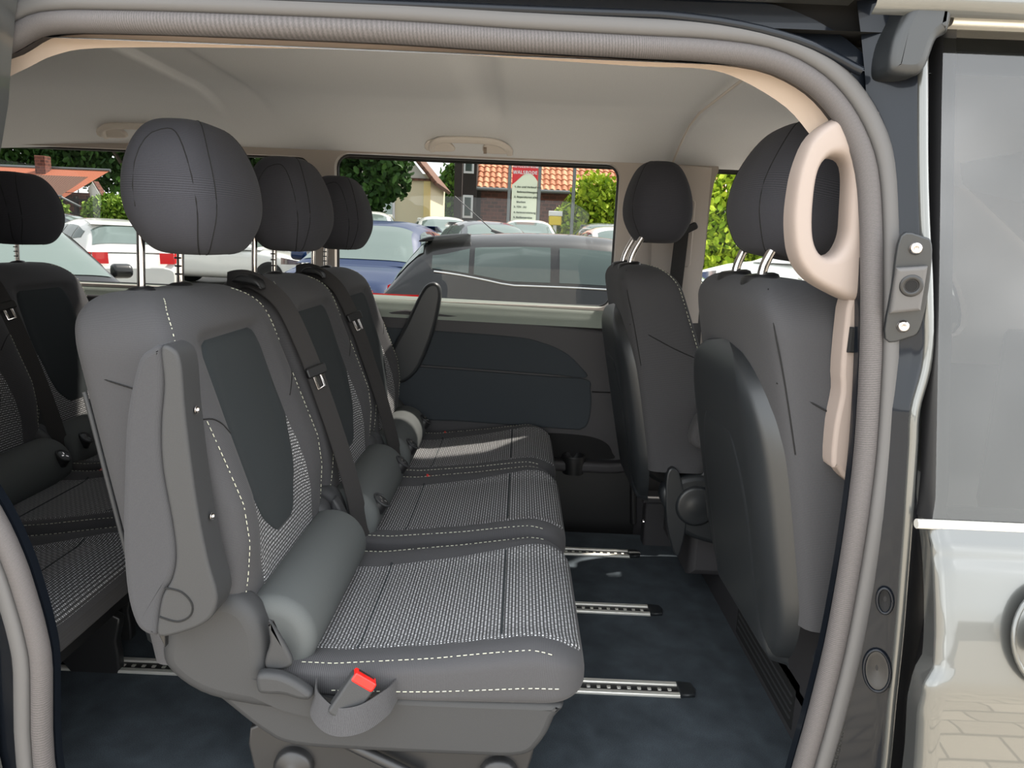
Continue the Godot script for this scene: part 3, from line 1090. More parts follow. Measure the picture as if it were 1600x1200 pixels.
	# rubber corner piece at the channel's front end
	var cb := thing("channel_bracket", "dark grey moulded corner piece at the top of the door pillar above the doorway", "bracket")
	var c := MB.new()
	c.T = Transform3D(Basis(), Vector3(0, FL, -0.955))
	c.slab(smooth2(V2([0.425, 1.30, 0.445, 1.262, 0.442, 1.235, 0.430, 1.20, 0.428, 1.168, 0.436, 1.156, 0.462, 1.156, 0.473, 1.168, 0.480, 1.195, 0.487, 1.203, 0.4935, 1.21, 0.497, 1.26, 0.49, 1.31]), 4), -0.04, 0.022, 0.012, false, 4)
	put("bracket_body", c, mt["shell plastic"], cb)
	var lip := MB.new()
	lip.T = Transform3D(Basis(), Vector3(0, FL, -0.975))
	lip.slab(smooth2(V2([0.20, 1.258, 0.34, 1.258, 0.44, 1.262, 0.44, 1.285, 0.2, 1.285]), 4), -0.03, -0.006, 0.006)
	put("bracket_arm", lip, mt["shell plastic"], cb)
	build_pillar()
	build_front_door()
	# the side door, slid back along the rear quarter; only its front edge shows
	var px := func(y: float) -> float: return ip(PackedFloat32Array([0.6, -0.74, 0.9, -0.700, 0.97, -0.665, 1.06, -0.643, 1.13, -0.638, 1.20, -0.633, 1.34, -0.620]), y)
	var sd := MB.new()
	sd.grid(16, 30, func(u, v):
		var y: float = lerpf(-0.2, 1.34, v)
		var e: float = px.call(y)
		var x: float = ip(PackedFloat32Array([0, -1.95, 0.70, e - 0.012, 0.82, e, 0.88, e + 0.002, 1.0, e - 0.002]), u)
		return Vector3(x, FL + y, zb(y) + ip(PackedFloat32Array([0, 0.075, 0.70, 0.072, 0.82, 0.066, 0.88, 0.055, 1.0, 0.02]), u)), false, 1.3, 1.5)
	struct("door_2", sd, mt["grey paint"], "front edge of the slid-back grey side door at the left")
	var door2: Node = get_node("door_2")
	var sw := MB.new()
	sw.grid(2, 6, func(u, v):
		var y: float = lerpf(0.66, 1.17, v)
		return Vector3(lerpf(-1.85, -0.74, u), FL + y, zb(y) + 0.079), false, 1, 1)
	put("door_window", sw, mt["door glass"], door2)
	var sg := MB.new()
	var ep := []
	for i in 16:
		var y := lerpf(-0.1, 1.34, i / 15.0)
		ep.append(Vector3(px.call(y) + 0.004, FL + y, zb(y) + 0.066))
	sg.tube(ep, 0.0038, 8)
	put("door_edge_trim", sg, mt["brushed aluminium"], door2)

func build_pillar() -> void:
	# rows from the top down: height and x of the seal side, of the crease, of the door gap
	var rows := [
		[1.258, 0.438, 1.249, 0.472, 1.247, 0.488], [1.211, 0.446, 1.204, 0.474, 1.202, 0.490], [1.156, 0.454, 1.151, 0.477, 1.149, 0.495], [1.062, 0.466, 1.060, 0.484, 1.059, 0.500],
		[0.984, 0.475, 0.983, 0.492, 0.984, 0.504], [0.904, 0.479, 0.906, 0.502, 0.907, 0.509], [0.814, 0.485, 0.820, 0.510, 0.822, 0.516], [0.748, 0.488, 0.755, 0.501, 0.758, 0.521],
		[0.698, 0.488, 0.707, 0.503, 0.710, 0.524], [0.612, 0.486, 0.624, 0.506, 0.629, 0.528], [0.522, 0.484, 0.538, 0.511, 0.544, 0.549], [0.429, 0.480, 0.448, 0.517, 0.456, 0.563],
		[0.331, 0.473, 0.354, 0.521, 0.363, 0.559], [0.228, 0.464, 0.256, 0.527, 0.266, 0.567], [0.05, 0.45, 0.08, 0.535, 0.09, 0.575], [-0.2, 0.43, -0.2, 0.54, -0.2, 0.58]]
	rows.reverse()
	var m := MB.new()
	var nr := rows.size() - 1
	m.grid(24, nr * 4, func(u, v):
		var i := mini(int(v * nr), nr - 1)
		var k: float = smoothstep(0.0, 1.0, v * nr - i) * 0.5 + (v * nr - i) * 0.5
		var r := []
		for c in 6:
			r.append(lerpf(rows[i][c], rows[i + 1][c], k))
		var s := Vector3(r[1] - 0.03, FL + r[0], zb(r[0]) - 0.004)
		var cr := Vector3(r[3], FL + r[2], zb(r[2]) + 0.030)
		var e := Vector3(r[5] + 0.012, FL + r[4], zb(r[4]) + 0.026)
		# flat face, rounded crease, then the face that falls back towards the door gap
		if u < 0.55:
			var q: float = u / 0.55
			return s.lerp(cr - Vector3(0.010, 0, 0.006), q)
		if u < 0.75:
			var q: float = (u - 0.55) / 0.20
			var a := cr - Vector3(0.010, 0, 0.006)
			var b := cr + Vector3(0.010, 0, -0.004)
			return a.lerp(b, q) + Vector3(0, 0, 0.0055) * sin(PI * q)
		var q2: float = (u - 0.75) / 0.25
		var b2 := cr + Vector3(0.010, 0, -0.004)
		var l := b2.lerp(e + Vector3(0.004, 0, -0.030), q2)
		l.z -= 0.018 * sin(PI * 0.5 * q2)
		return l, false, 0.1, 1.5)
	struct("wall_front", m, mt["inner paint"], "glossy dark blue-grey door pillar between doorway and front door")
	var pil: Node = get_node("wall_front")
	# a rough bead of sealant along the seal
	var sl := MB.new()
	var path := []
	for r in rows:
		path.append(Vector3(r[1] + 0.006, FL + r[0], zb(r[0]) + 0.003))
	sl.tube(smooth3(path, 5), 0.007, 7, false, Vector3(0, 0, 1))
	put("sealant_bead", sl, mt["sealant"], pil)
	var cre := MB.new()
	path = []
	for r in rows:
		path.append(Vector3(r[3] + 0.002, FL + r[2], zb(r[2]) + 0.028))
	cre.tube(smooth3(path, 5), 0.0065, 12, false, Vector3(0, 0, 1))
	put("crease_highlight", cre, mt["grey paint"], pil)  # added paler bead standing in for the bright highlight on the crease
	# punched hole and oval plug lower down
	for h in [[0.499, 0.4965, 0.009, 0.017, -0.906], [0.398, 0.500, 0.016, 0.029, -0.906]]:
		var ho := Node3D.new()
		ho.name = "pillar_hole" if h[2] < 0.01 else "pillar_plug"
		pil.add_child(ho, true)
		ho.position = Vector3(h[1], FL + h[0], h[4] + 0.004)
		ho.rotation = Vector3(-0.05, -0.45, 0.12)
		var d := MB.new()
		d.T = Transform3D(Basis(Vector3(1, 0, 0), PI / 2).scaled(Vector3(h[2], h[3], 1.0)), Vector3.ZERO)
		d.lathe(V2([0.0, -0.003, 0.7, -0.001, 0.86, 0.001, 1.0, 0.0]), 28)
		put("hole_dark" if h[2] < 0.01 else "plug_dish", d, mt["dark gap"] if h[2] < 0.01 else mt["black plastic"], ho)
		var rg := MB.new()
		var pts := []
		for i in 28:
			pts.append(Vector3(cos(TAU * i / 28) * h[2], sin(TAU * i / 28) * h[3], 0.001))
		rg.tube(pts, 0.0022, 6, true, Vector3(0, 0, 1))
		put("hole_rim", rg, mt["inner paint"], ho)
	# contact plate with two bolts and a rubber socket
	var t := thing("contact_plate", "black bolted plate with a round rubber socket on the door pillar", "bracket", Vector3(0.481, FL + 0.906, -0.921))
	t.rotation = Vector3(0.09, -0.30, 0.0)
	var pl := MB.new()
	pl.slab(smooth2(V2([-0.019, 0.062, 0.006, 0.062, 0.016, 0.054, 0.020, 0.02, 0.021, -0.02, 0.018, -0.052, 0.008, -0.062, -0.019, -0.066, -0.020, 0.0]), 4), -0.01, 0.003, 0.002)
	put("plate", pl, mt["shell plastic"], t)
	var so := MB.new()
	so.slab(V2([-0.020, 0.024, 0.014, 0.028, 0.014, -0.026, -0.020, -0.032]), 0.0, 0.014, 0.004, true)
	put("socket_block", so, mt["smooth rubber"], t)
	var ro := MB.new()
	ro.T = Transform3D(Basis(Vector3(1, 0, 0), PI / 2), Vector3(-0.001, 0.004, 0.014))
	ro.lathe(V2([0.0, -0.012, 0.006, -0.010, 0.0075, 0.0, 0.0090, 0.0025, 0.0125, 0.002, 0.0135, 0.0]), 26)
	put("socket_ring", ro, mt["black plastic"], t)
	var hl := MB.new()
	hl.T = ro.T
	hl.lathe(V2([0.0, 0.0004, 0.0060, 0.0006, 0.0072, 0.0002]), 20)
	put("socket_hole", hl, mt["dark gap"], t)
	for y in [0.048, -0.048]:
		var b := MB.new()
		b.T = Transform3D(Basis(Vector3(1, 0, 0), PI / 2), Vector3(-0.001, y, 0.003))
		b.lathe(V2([0.0, 0.003, 0.0025, 0.003, 0.0030, 0.0055, 0.0052, 0.0055, 0.0075, 0.003, 0.0082, 0.0]), 18)
		put("bolt", b, mt["chrome"], t)

func build_front_door() -> void:
	var ex := func(y: float) -> float:
		return ip(PackedFloat32Array([-0.2, 0.535, 0.20, 0.520, 0.33, 0.513, 0.401, 0.505, 0.44, 0.507, 0.459, 0.518, 0.496, 0.519, 0.539, 0.518, 0.603, 0.516, 0.611, 0.515, 0.64, 0.521, 0.868, 0.516, 1.023, 0.512, 1.14, 0.509, 1.222, 0.508, 1.256, 0.502]), y)
	var dz := func(y: float) -> float:
		return -ip(PackedFloat32Array([-0.2, 0.812, 0.30, 0.803, 0.40, 0.7995, 0.432, 0.7990, 0.444, 0.7998, 0.47, 0.806, 0.53, 0.8205, 0.575, 0.834, 0.592, 0.842, 0.600, 0.843, 0.612, 0.852, 0.618, 0.858, 0.63, 0.862]), y)
	var lower := MB.new()
	lower.grid(24, 110, func(u, v):
		var y: float = lerpf(-0.2, 0.622, v)
		var x0: float = ex.call(y)
		var x: float = x0 + (2.0 - x0) * u * u
		var q: float = clampf((x - x0) / 0.012, 0, 1)
		var b: float = 0.012 * (1.0 - sqrt(1.0 - (1.0 - q) * (1.0 - q)))
		return Vector3(x, FL + y, dz.call(y) - b), false, 1.5, 0.8)
	# the return of the skin at its rear edge
	lower.grid(1, 60, func(u, v):
		var y: float = lerpf(-0.2, 0.622, v)
		return Vector3(ex.call(y) + 0.004 * (1.0 - u), FL + y, dz.call(y) - 0.012 - 0.03 * (1.0 - u)), false, 0.02, 0.8)
	struct("door_1", lower, mt["grey paint"], "closed grey front passenger door, lower panel")
	var d: Node = get_node("door_1")
	var belt := MB.new()
	belt.tube([Vector3(0.499, FL + 0.622, -0.862), Vector3(2.0, FL + 0.622, -0.862)], 0.006, 10)
	put("belt_strip", belt, mt["brushed aluminium"], d)
	var win := MB.new()
	win.grid(8, 20, func(u, v):
		var y: float = lerpf(0.622, 1.222, v)
		var x0: float = ex.call(y)
		return Vector3(lerpf(x0 + 0.003, 1.9 - 0.4 * v, u), FL + y, -ip(PackedFloat32Array([0.622, 0.866, 1.222, 0.985]), y)), false, 1, 1)
	put("door_window", win, mt["door glass"], d)
	var fr := MB.new()
	fr.grid(2, 12, func(u, v):
		var y: float = lerpf(0.622, 1.23, v)
		var x0: float = ex.call(y)
		return Vector3(x0 + [0.02, 0.003, 0.0][roundi(u * 2)], FL + y, -ip(PackedFloat32Array([0.622, 0.866, 1.222, 0.985]), y) - [0.001, 0.001, 0.03][roundi(u * 2)]), false, 0.03, 0.6)
	put("window_edge", fr, mt["black plastic"], d)
	var top := MB.new()
	top.sweep([Vector3(0.512, FL + 1.240, -0.980), Vector3(1.7, FL + 1.240, -0.980)], rrect(-0.014, -0.018, 0.014, 0.018, 0.006), Vector3(0, 1, 0))
	put("window_frame_top", top, mt["brushed aluminium"], d)
	# recessed handle at the photo's right edge
	var h := Node3D.new()
	h.name = "door_handle"
	d.add_child(h, true)
	h.position = Vector3(0.652, FL + 0.508, -0.806)
	h.rotation = Vector3(-0.22, 0, 0)
	var rg := MB.new()
	var pts := []
	for i in 40:
		pts.append(Vector3(cos(TAU * i / 40) * 0.052, sin(TAU * i / 40) * 0.062, 0.001))
	rg.tube(pts, 0.003, 8, true, Vector3(0, 0, 1))
	put("handle_recess_rim", rg, mt["grey paint"], h)
	var dish := MB.new()
	dish.T = Transform3D(Basis(Vector3(1, 0, 0), PI / 2).scaled(Vector3(0.05, 0.06, 1.0)), Vector3.ZERO)
	dish.lathe(V2([0.0, 0.0015, 0.5, 0.001, 0.9, 0.001, 1.0, 0.0]), 32)
	put("handle_dish", dish, mt["grey paint"], h)
	var bar := MB.new()
	bar.slab(rrect(-0.045, -0.022, 0.18, 0.022, 0.02), 0.01, 0.034, 0.009)
	put("handle_bar", bar, mt["brushed aluminium"], h)

# ---------------------------------------------------------------- the cabin
func window_ring(m: MB, x0: float, y0: float, x1: float, y1: float, hole: PackedVector2Array, z: float, depth: float) -> void:
	# a wall face round an opening, and the opening's reveal of the given depth
	var p := MB.ccw(hole)
	var c := Vector2.ZERO
	for q in p:
		c += q
	c /= p.size()
	var o := PackedVector2Array()
	for q in p:
		var d := q - c
		var k := INF
		if d.x > 0: k = minf(k, (x1 - c.x) / d.x)
		if d.x < 0: k = minf(k, (x0 - c.x) / d.x)
		if d.y > 0: k = minf(k, (y1 - c.y) / d.y)
		if d.y < 0: k = minf(k, (y0 - c.y) / d.y)
		o.push_back(c + d * k)
	# corners of the rectangle
	for cn in [Vector2(x0, y0), Vector2(x1, y0), Vector2(x1, y1), Vector2(x0, y1)]:
		var best := 0
		for i in o.size():
			if o[i].distance_to(cn) < o[best].distance_to(cn):
				best = i
		o[best] = cn
	var k := p.size()
	m.grid(k, 1, func(u, v):
		var i := roundi(u * k) % k
		var q := p[i] if v < 0.5 else o[i]
		return Vector3(q.x, q.y, z), true, 2.0, 0.2)
	m.grid(k, 1, func(u, v):
		var i := roundi(u * k) % k
		return Vector3(p[i].x, p[i].y, z - depth if v < 0.5 else z), true, 2.0, depth)
	m.grid(k, 1, func(u, v):
		var i := roundi(u * k) % k
		var q := o[i] if v < 0.5 else p[i]
		return Vector3(q.x, q.y, z - depth), true, 2.0, 0.2)

func pane(called: String, hole: PackedVector2Array, z: float, g: String, label: String) -> void:
	var t := Geometry2D.triangulate_polygon(hole)
	var m := MB.new()
	for q in hole:
		m.v.push_back(Vector3(q.x, q.y, z))
		m.uv.push_back(q)
	for i in range(0, t.size(), 3):
		m.tri(t[i], t[i + 1], t[i + 2])
	m.norms(0, 0)
	m.fin(0)
	var o := struct(called, m, mt[g], label)
	var rub := MB.new()
	var pts := []
	for q in hole:
		pts.append(Vector3(q.x, q.y, z + 0.006))
	rub.tube(pts, 0.007, 6, true, Vector3(0, 0, 1))
	put("window_seal", rub, mt["black plastic"], o)

func build_cabin() -> void:
	var fl := MB.new()
	fl.box(Vector3(-0.82, FL - 0.02, -1.655), Vector3(2.86, 0.04, 1.35), 0.004)
	struct("floor", fl, mt["carpet"], "dark blue-grey carpeted van floor")
	var under := MB.new()
	under.box(Vector3(-0.1, FL - 0.16, -1.72), Vector3(4.6, 0.12, 1.66), 0.01)
	struct("trim_8", under, mt["black plastic"])
	# ceiling: a shallow shell with cross ribs, turned down at the sides
	var rib := func(x: float) -> float:
		var h := 0.0
		h += 0.015 * (smoothstep(-0.925, -0.905, x) - smoothstep(-0.79, -0.735, x))
		h += 0.018 * (smoothstep(-0.19, -0.10, x) - smoothstep(-0.085, -0.06, x))
		h -= 0.012 * smoothstep(0.472, 0.482, x)
		return h
	var sec := PackedFloat32Array([0.0, 1.172, 0.06, 1.20, 0.12, 1.24, 0.20, 1.285, 0.28, 1.312, 0.36, 1.322, 0.5, 1.326, 0.76, 1.322, 0.84, 1.305, 0.90, 1.275, 0.95, 1.242, 1.0, 1.205])
	var ce := MB.new()
	ce.grid(420, 60, func(u, v):
		var x: float = lerpf(-2.3, 2.0, u)
		var z: float = lerpf(-0.995, -2.515, v)
		var front := smoothstep(1.1, 2.0, x)
		var amp := smoothstep(0.1, 0.3, v) * (1.0 - smoothstep(0.8, 0.92, v))
		return Vector3(x, FL + ip(sec, v) + rib.call(x) * amp - 0.12 * front - 0.05 * smoothstep(-1.1, -2.3, x), z), false, 4, 1.5)
	struct("ceiling", ce, mt["headliner"], "pale grey-beige fabric headliner with shallow cross ribs")
	var cl: Node = get_node("ceiling")
	var sm := MB.new()
	var pts := []
	for i in 24:
		var v := lerpf(0.12, 0.99, i / 23.0)
		pts.append(Vector3(0.477 + 0.0 * v, FL + ip(sec, v) - 0.0075 * smoothstep(0.1, 0.3, v), lerpf(-0.995, -2.515, v)))
	sm.tube(pts, 0.0035, 6)
	put("headliner_joint", sm, mt["handle trim"], cl)
	# outer roof
	var ro := MB.new()
	ro.grid(20, 20, func(u, v): return Vector3(lerpf(-2.35, 2.1, u), FL + 1.40 + 0.03 * sin(PI * v) - 0.22 * smoothstep(0.75, 1.0, u), lerpf(-1.10, -2.62, v)), false, 1, 1)
	ro.grid(20, 1, func(u, v): return Vector3(lerpf(-2.35, 2.1, u), FL + lerpf(1.20, 1.40, v), -2.62), false, 1, 1)
	struct("roof", ro, mt["grey paint"])
	# turned-down edge of the lining above the doorway, in pale fabric
	var ed := MB.new()
	var low := [Vector2(-0.80, 0.90), Vector2(-0.782, 0.985), Vector2(-0.742, 1.068), Vector2(-0.692, 1.117), Vector2(-0.652, 1.140), Vector2(-0.619, 1.156), Vector2(-0.564, 1.167), Vector2(-0.40, 1.174), Vector2(-0.189, 1.179), Vector2(-0.023, 1.176), Vector2(0.143, 1.172), Vector2(0.226, 1.172), Vector2(0.276, 1.160), Vector2(0.336, 1.128), Vector2(0.372, 1.092)]
	low = Array(smooth2(PackedVector2Array(low), 4, false))
	ed.grid(low.size() - 1, 2, func(u, v):
		var q: Vector2 = low[roundi(u * (low.size() - 1))]
		var d := Vector2(0.0, 1.0).lerp(Vector2(0.8, 0.6), smoothstep(0.2, 0.42, q.x)).lerp(Vector2(-0.7, 0.7), smoothstep(-0.58, -0.70, q.x))
		var e: Vector2 = q + d * 0.05 * v
		return Vector3(e.x, FL + e.y, zb(q.y) - 0.034 + 0.012 * v), false, 1.2, 0.05)
	struct("trim_9", ed, mt["beige lining"], "pale beige lining edge under the door header")
	build_far_wall()
	build_front_and_rear()

func build_far_wall() -> void:
	var Z := -2.50
	# upper part with windows: beige pillars and dark sill
	var h1 := rrect(-0.625, FL + 0.735, 0.314, FL + 1.207, 0.045, 6)
	var h2 := rrect(-2.05, FL + 0.745, -0.70, FL + 1.190, 0.05, 6)
	var h3 := smooth2(PackedVector2Array([Vector2(0.612, FL + 0.70), Vector2(0.612, FL + 0.90), Vector2(0.616, FL + 1.10), Vector2(0.632, FL + 1.195), Vector2(0.68, FL + 1.215), Vector2(1.10, FL + 1.20), Vector2(1.35, FL + 1.02), Vector2(1.5, FL + 0.80), Vector2(1.45, FL + 0.68), Vector2(1.0, FL + 0.68)]), 4)
	var up := MB.new()
	window_ring(up, -0.66, FL + 0.705, 0.455, FL + 1.30, h1, Z, 0.05)
	window_ring(up, -2.3, FL + 0.705, -0.66, FL + 1.30, h2, Z, 0.05)
	window_ring(up, 0.455, FL + 0.60, 1.75, FL + 1.30, h3, Z, 0.05)
	struct("wall_left", up, mt["beige trim"], "beige upper side wall with window openings on the far side")
	var w: Node = get_node("wall_left")
	pane("window_1", h1, Z - 0.045, "privacy glass", "large tinted sliding-door window on the far side")
	pane("window_2", h2, Z - 0.045, "privacy glass", "tinted rear side window on the far side, behind the rear seats")
	pane("window_3", h3, Z - 0.045, "clear glass", "far front door window beyond the front headrest")
	# outer skin
	var skin := MB.new()
	skin.grid(10, 4, func(u, v): return Vector3(lerpf(-2.3, 1.9, u), FL + lerpf(-0.25, 0.73, v), -2.60 + 0.03 * v), false, 4, 1)
	struct("wall_outer", skin, mt["grey paint"])
	# pale ledge under the window, then the dark door panel with its inserts
	var ledge := MB.new()
	ledge.grid(24, 6, func(u, v):
		var x: float = lerpf(-2.2, 0.40, u)
		var y: float = ip(PackedFloat32Array([0, 0.748, 0.3, 0.736, 0.7, 0.708, 0.9, 0.696, 1.0, 0.680]), v)
		var z: float = ip(PackedFloat32Array([0, -2.53, 0.3, -2.495, 0.7, -2.478, 0.9, -2.468, 1.0, -2.464]), v)
		return Vector3(x, FL + y - 0.010 * clampf((x + 0.6) / 0.9, 0, 1), z), false, 2, 0.1)
	put("window_ledge", ledge, mt["sill plastic"], w)
	var panel := MB.new()
	panel.T = Transform3D(Basis(), Vector3(0, FL, -2.49))
	panel.slab(smooth2(V2([-0.66, 0.672, 0.30, 0.662, 0.40, 0.64, 0.408, 0.55, 0.41, 0.40, 0.412, 0.25, 0.405, 0.19, -0.1, 0.20, -0.66, 0.205]), 3), -0.03, 0.022, 0.01)
	put("door_panel", panel, mt["panel plastic"], w)
	var rp := MB.new()
	rp.box(Vector3(-1.49, FL + 0.35, -2.49), Vector3(1.64, 0.72, 0.05), 0.01)
	put("rear_side_panel", rp, mt["panel plastic"], w)
	var up_in := MB.new()
	up_in.T = Transform3D(Basis(), Vector3(0, FL, -2.468))
	up_in.slab(smooth2(V2([-0.64, 0.640, -0.35, 0.640, -0.02, 0.630, 0.08, 0.615, 0.16, 0.585, 0.215, 0.54, 0.238, 0.500, 0.10, 0.506, -0.35, 0.520, -0.64, 0.525]), 4), -0.01, 0.006, 0.005)
	put("door_panel_insert", up_in, mt["panel cloth"], w)
	var lo_in := MB.new()
	lo_in.T = Transform3D(Basis(), Vector3(0, FL, -2.468))
	lo_in.slab(smooth2(V2([-0.64, 0.519, -0.35, 0.514, 0.10, 0.500, 0.240, 0.494, 0.256, 0.46, 0.262, 0.40, 0.255, 0.345, 0.235, 0.322, 0.18, 0.318, -0.2, 0.330, -0.64, 0.338]), 4), -0.01, 0.010, 0.006)
	put("door_panel_insert", lo_in, mt["panel cloth"], w)
	var line := MB.new()
	line.tube([Vector3(0.262, FL + 0.452, -2.467), Vector3(0.41, FL + 0.452, -2.467)], 0.0025, 6)
	put("panel_joint", line, mt["dark gap"], w)
	var pocket := MB.new()
	pocket.T = Transform3D(Basis(), Vector3(0, FL, -2.468))
	pocket.slab(smooth2(V2([-0.2, 0.285, 0.10, 0.300, 0.25, 0.296, 0.32, 0.275, 0.345, 0.24, 0.335, 0.215, 0.1, 0.212, -0.2, 0.215]), 4), -0.006, 0.0015, 0.001)
	put("storage_pocket", pocket, mt["dark gap"], w)
	var tray := MB.new()
	tray.sweep(smooth3([Vector3(-0.3, FL + 0.205, -2.455), Vector3(0.12, FL + 0.200, -2.44), Vector3(0.34, FL + 0.195, -2.45), Vector3(0.40, FL + 0.205, -2.465)], 5), rrect(-0.03, -0.018, 0.03, 0.018, 0.012), Vector3.UP)
	put("pocket_tray", tray, mt["panel plastic"], w)
	var cup := MB.new()
	cup.T = Transform3D(Basis(), Vector3(0.21, FL + 0.222, -2.435))
	cup.lathe(V2([0.028, -0.03, 0.034, 0.012, 0.038, 0.014, 0.040, 0.010, 0.036, -0.05]), 24)
	put("cup_holder", cup, mt["black plastic"], w)
	# dark step well below the far door
	var well := MB.new()
	well.box(Vector3(-0.2, FL + 0.02, -2.46), Vector3(1.4, 0.36, 0.03), 0.004)
	well.box(Vector3(-0.2, FL - 0.10, -2.40), Vector3(1.4, 0.02, 0.14), 0.004)
	struct("trim_14", well, mt["black plastic"], "dark step well inside the far sliding door")
	# far door pillar: beige above, dark below, its belt slide and the boxed foot
	var post := MB.new()
	post.grid(8, 12, func(u, v):
		var y: float = lerpf(-0.05, 0.72, v)
		return Vector3(lerpf(0.415, 0.62, u), FL + y, -2.46 + 0.05 * sin(PI * clampf(u * 1.1, 0, 1)) - 0.03 * v), false, 0.2, 0.8)
	struct("trim_13", post, mt["panel plastic"], "dark lower far door pillar with boxed foot")
	var fp: Node = get_node("trim_13")
	var edge := MB.new()
	edge.tube(smooth3([Vector3(0.418, FL + 0.70, -2.452), Vector3(0.412, FL + 0.45, -2.445), Vector3(0.417, FL + 0.20, -2.44), Vector3(0.43, FL + 0.0, -2.43)], 5), 0.011, 8)
	put("far_door_seal", edge, mt["black plastic"], fp)
	var mid := MB.new()
	mid.grid(8, 8, func(u, v):
		return Vector3(lerpf(0.44 - 0.02 * v, 0.606, u), FL + lerpf(0.70, 1.205, v), -2.485 + 0.03 * sin(PI * u)), false, 0.2, 0.5)
	put("pillar_upper", mid, mt["beige trim"], fp)
	var slide := MB.new()
	slide.T = Transform3D(Basis(), Vector3(0, FL, -2.452))
	slide.slab(rrect(0.50, 0.885, 0.555, 1.10, 0.012), -0.01, 0.010, 0.005)
	put("belt_slide", slide, mt["beige trim"], fp)
	var loop := MB.new()
	loop.T = Transform3D(Basis(Vector3(0, 0, 1), 0.5), Vector3(0.532, FL + 1.005, -2.435))
	loop.slab(rrect(-0.035, -0.012, 0.035, 0.012, 0.008), -0.008, 0.008, 0.004)
	put("belt_loop", loop, mt["black plastic"], fp)
	var belt := MB.new()
	belt.sweep([Vector3(0.515, FL + 0.995, -2.43), Vector3(0.49, FL + 0.5, -2.40), Vector3(0.48, FL + 0.10, -2.39)], V2([-0.022, -0.001, 0.022, -0.001, 0.022, 0.001, -0.022, 0.001]), Vector3(0, 0, 1))
	put("belt_webbing", belt, mt["webbing"], fp)
	var box := MB.new()
	box.box(Vector3(0.485, FL + 0.062, -2.27), Vector3(0.105, 0.165, 0.06), 0.008)
	box.box(Vector3(0.485, FL + 0.152, -2.275), Vector3(0.125, 0.022, 0.075), 0.006)
	put("pillar_foot", box, mt["panel plastic"], fp)
	var pin := MB.new()
	pin.T = Transform3D(Basis(Vector3(0, 0, 1), PI / 2), Vector3(0.432, FL + 0.075, -2.255))
	pin.lathe(V2([0.0, 0.008, 0.005, 0.007, 0.008, 0.003, 0.008, -0.004]), 16)
	put("contact_pin", pin, mt["chrome"], fp)

func build_front_and_rear() -> void:
	# low carpeted riser under the front seats, with slotted air outlet facing the rear
	var r := MB.new()
	r.T = Transform3D(Basis(Vector3(1, 0, 0), 0.0), Vector3(0, FL, 0))
	r.box(Vector3(0.945, 0.045, -1.60), Vector3(0.74, 0.13, 1.22), 0.018)
	struct("trim_10", r, mt["panel plastic"], "dark plastic riser under the front seats")
	var tr: Node = get_node("trim_10")
	for k in 4:
		var s := MB.new()
		s.box(Vector3(0.575, FL + 0.035 + 0.016 * k, -1.50), Vector3(0.006, 0.006, 0.36), 0.002)
		put("vent_slat", s, mt["grained plastic"], tr)
	var dk := MB.new()
	dk.box(Vector3(0.575, FL + 0.058, -1.50), Vector3(0.003, 0.085, 0.38), 0.001)
	put("vent_recess", dk, mt["dark gap"], tr)
	var lid := MB.new()
	lid.box(Vector3(0.625, FL + 0.114, -1.52), Vector3(0.10, 0.014, 0.46), 0.006)
	put("vent_cover", lid, mt["panel plastic"], tr)
	# dashboard, firewall and windscreen in front
	var dash := MB.new()
	dash.box(Vector3(1.78, FL + 0.42, -1.75), Vector3(0.35, 0.62, 1.5), 0.08)
	struct("wall_dash", dash, mt["panel plastic"], "dark dashboard")
	var ws := MB.new()
	ws.grid(2, 8, func(u, v): return Vector3(lerpf(2.05, 1.35, v), FL + lerpf(0.70, 1.24, v), lerpf(-1.02, -2.48, u)), false, 1, 1)
	struct("window_4", ws, mt["clear glass"], "windscreen")
	# rear hatch
	var rear := MB.new()
	rear.box(Vector3(-2.32, FL + 0.30, -1.75), Vector3(0.06, 0.9, 1.6), 0.02)
	rear.box(Vector3(-2.30, FL + 1.28, -1.75), Vector3(0.06, 0.14, 1.6), 0.02)
	struct("wall_back", rear, mt["panel plastic"])
	var rw := MB.new()
	rw.grid(1, 1, func(u, v): return Vector3(-2.33, FL + lerpf(0.74, 1.22, v), lerpf(-1.02, -2.5, u)), false, 1, 1)
	struct("window_5", rw, mt["privacy glass"], "rear window")
	# inner lining of the near side behind the doorway and in front of it
	var lin := MB.new()
	lin.box(Vector3(-1.60, FL + 0.48, -0.985), Vector3(1.4, 1.3, 0.03), 0.01)
	struct("wall_near", lin, mt["panel plastic"])
	var lin2 := MB.new()
	lin2.box(Vector3(0.9, FL + 0.25, -0.99), Vector3(0.6, 0.7, 0.04), 0.01)
	struct("trim_11", lin2, mt["panel plastic"])

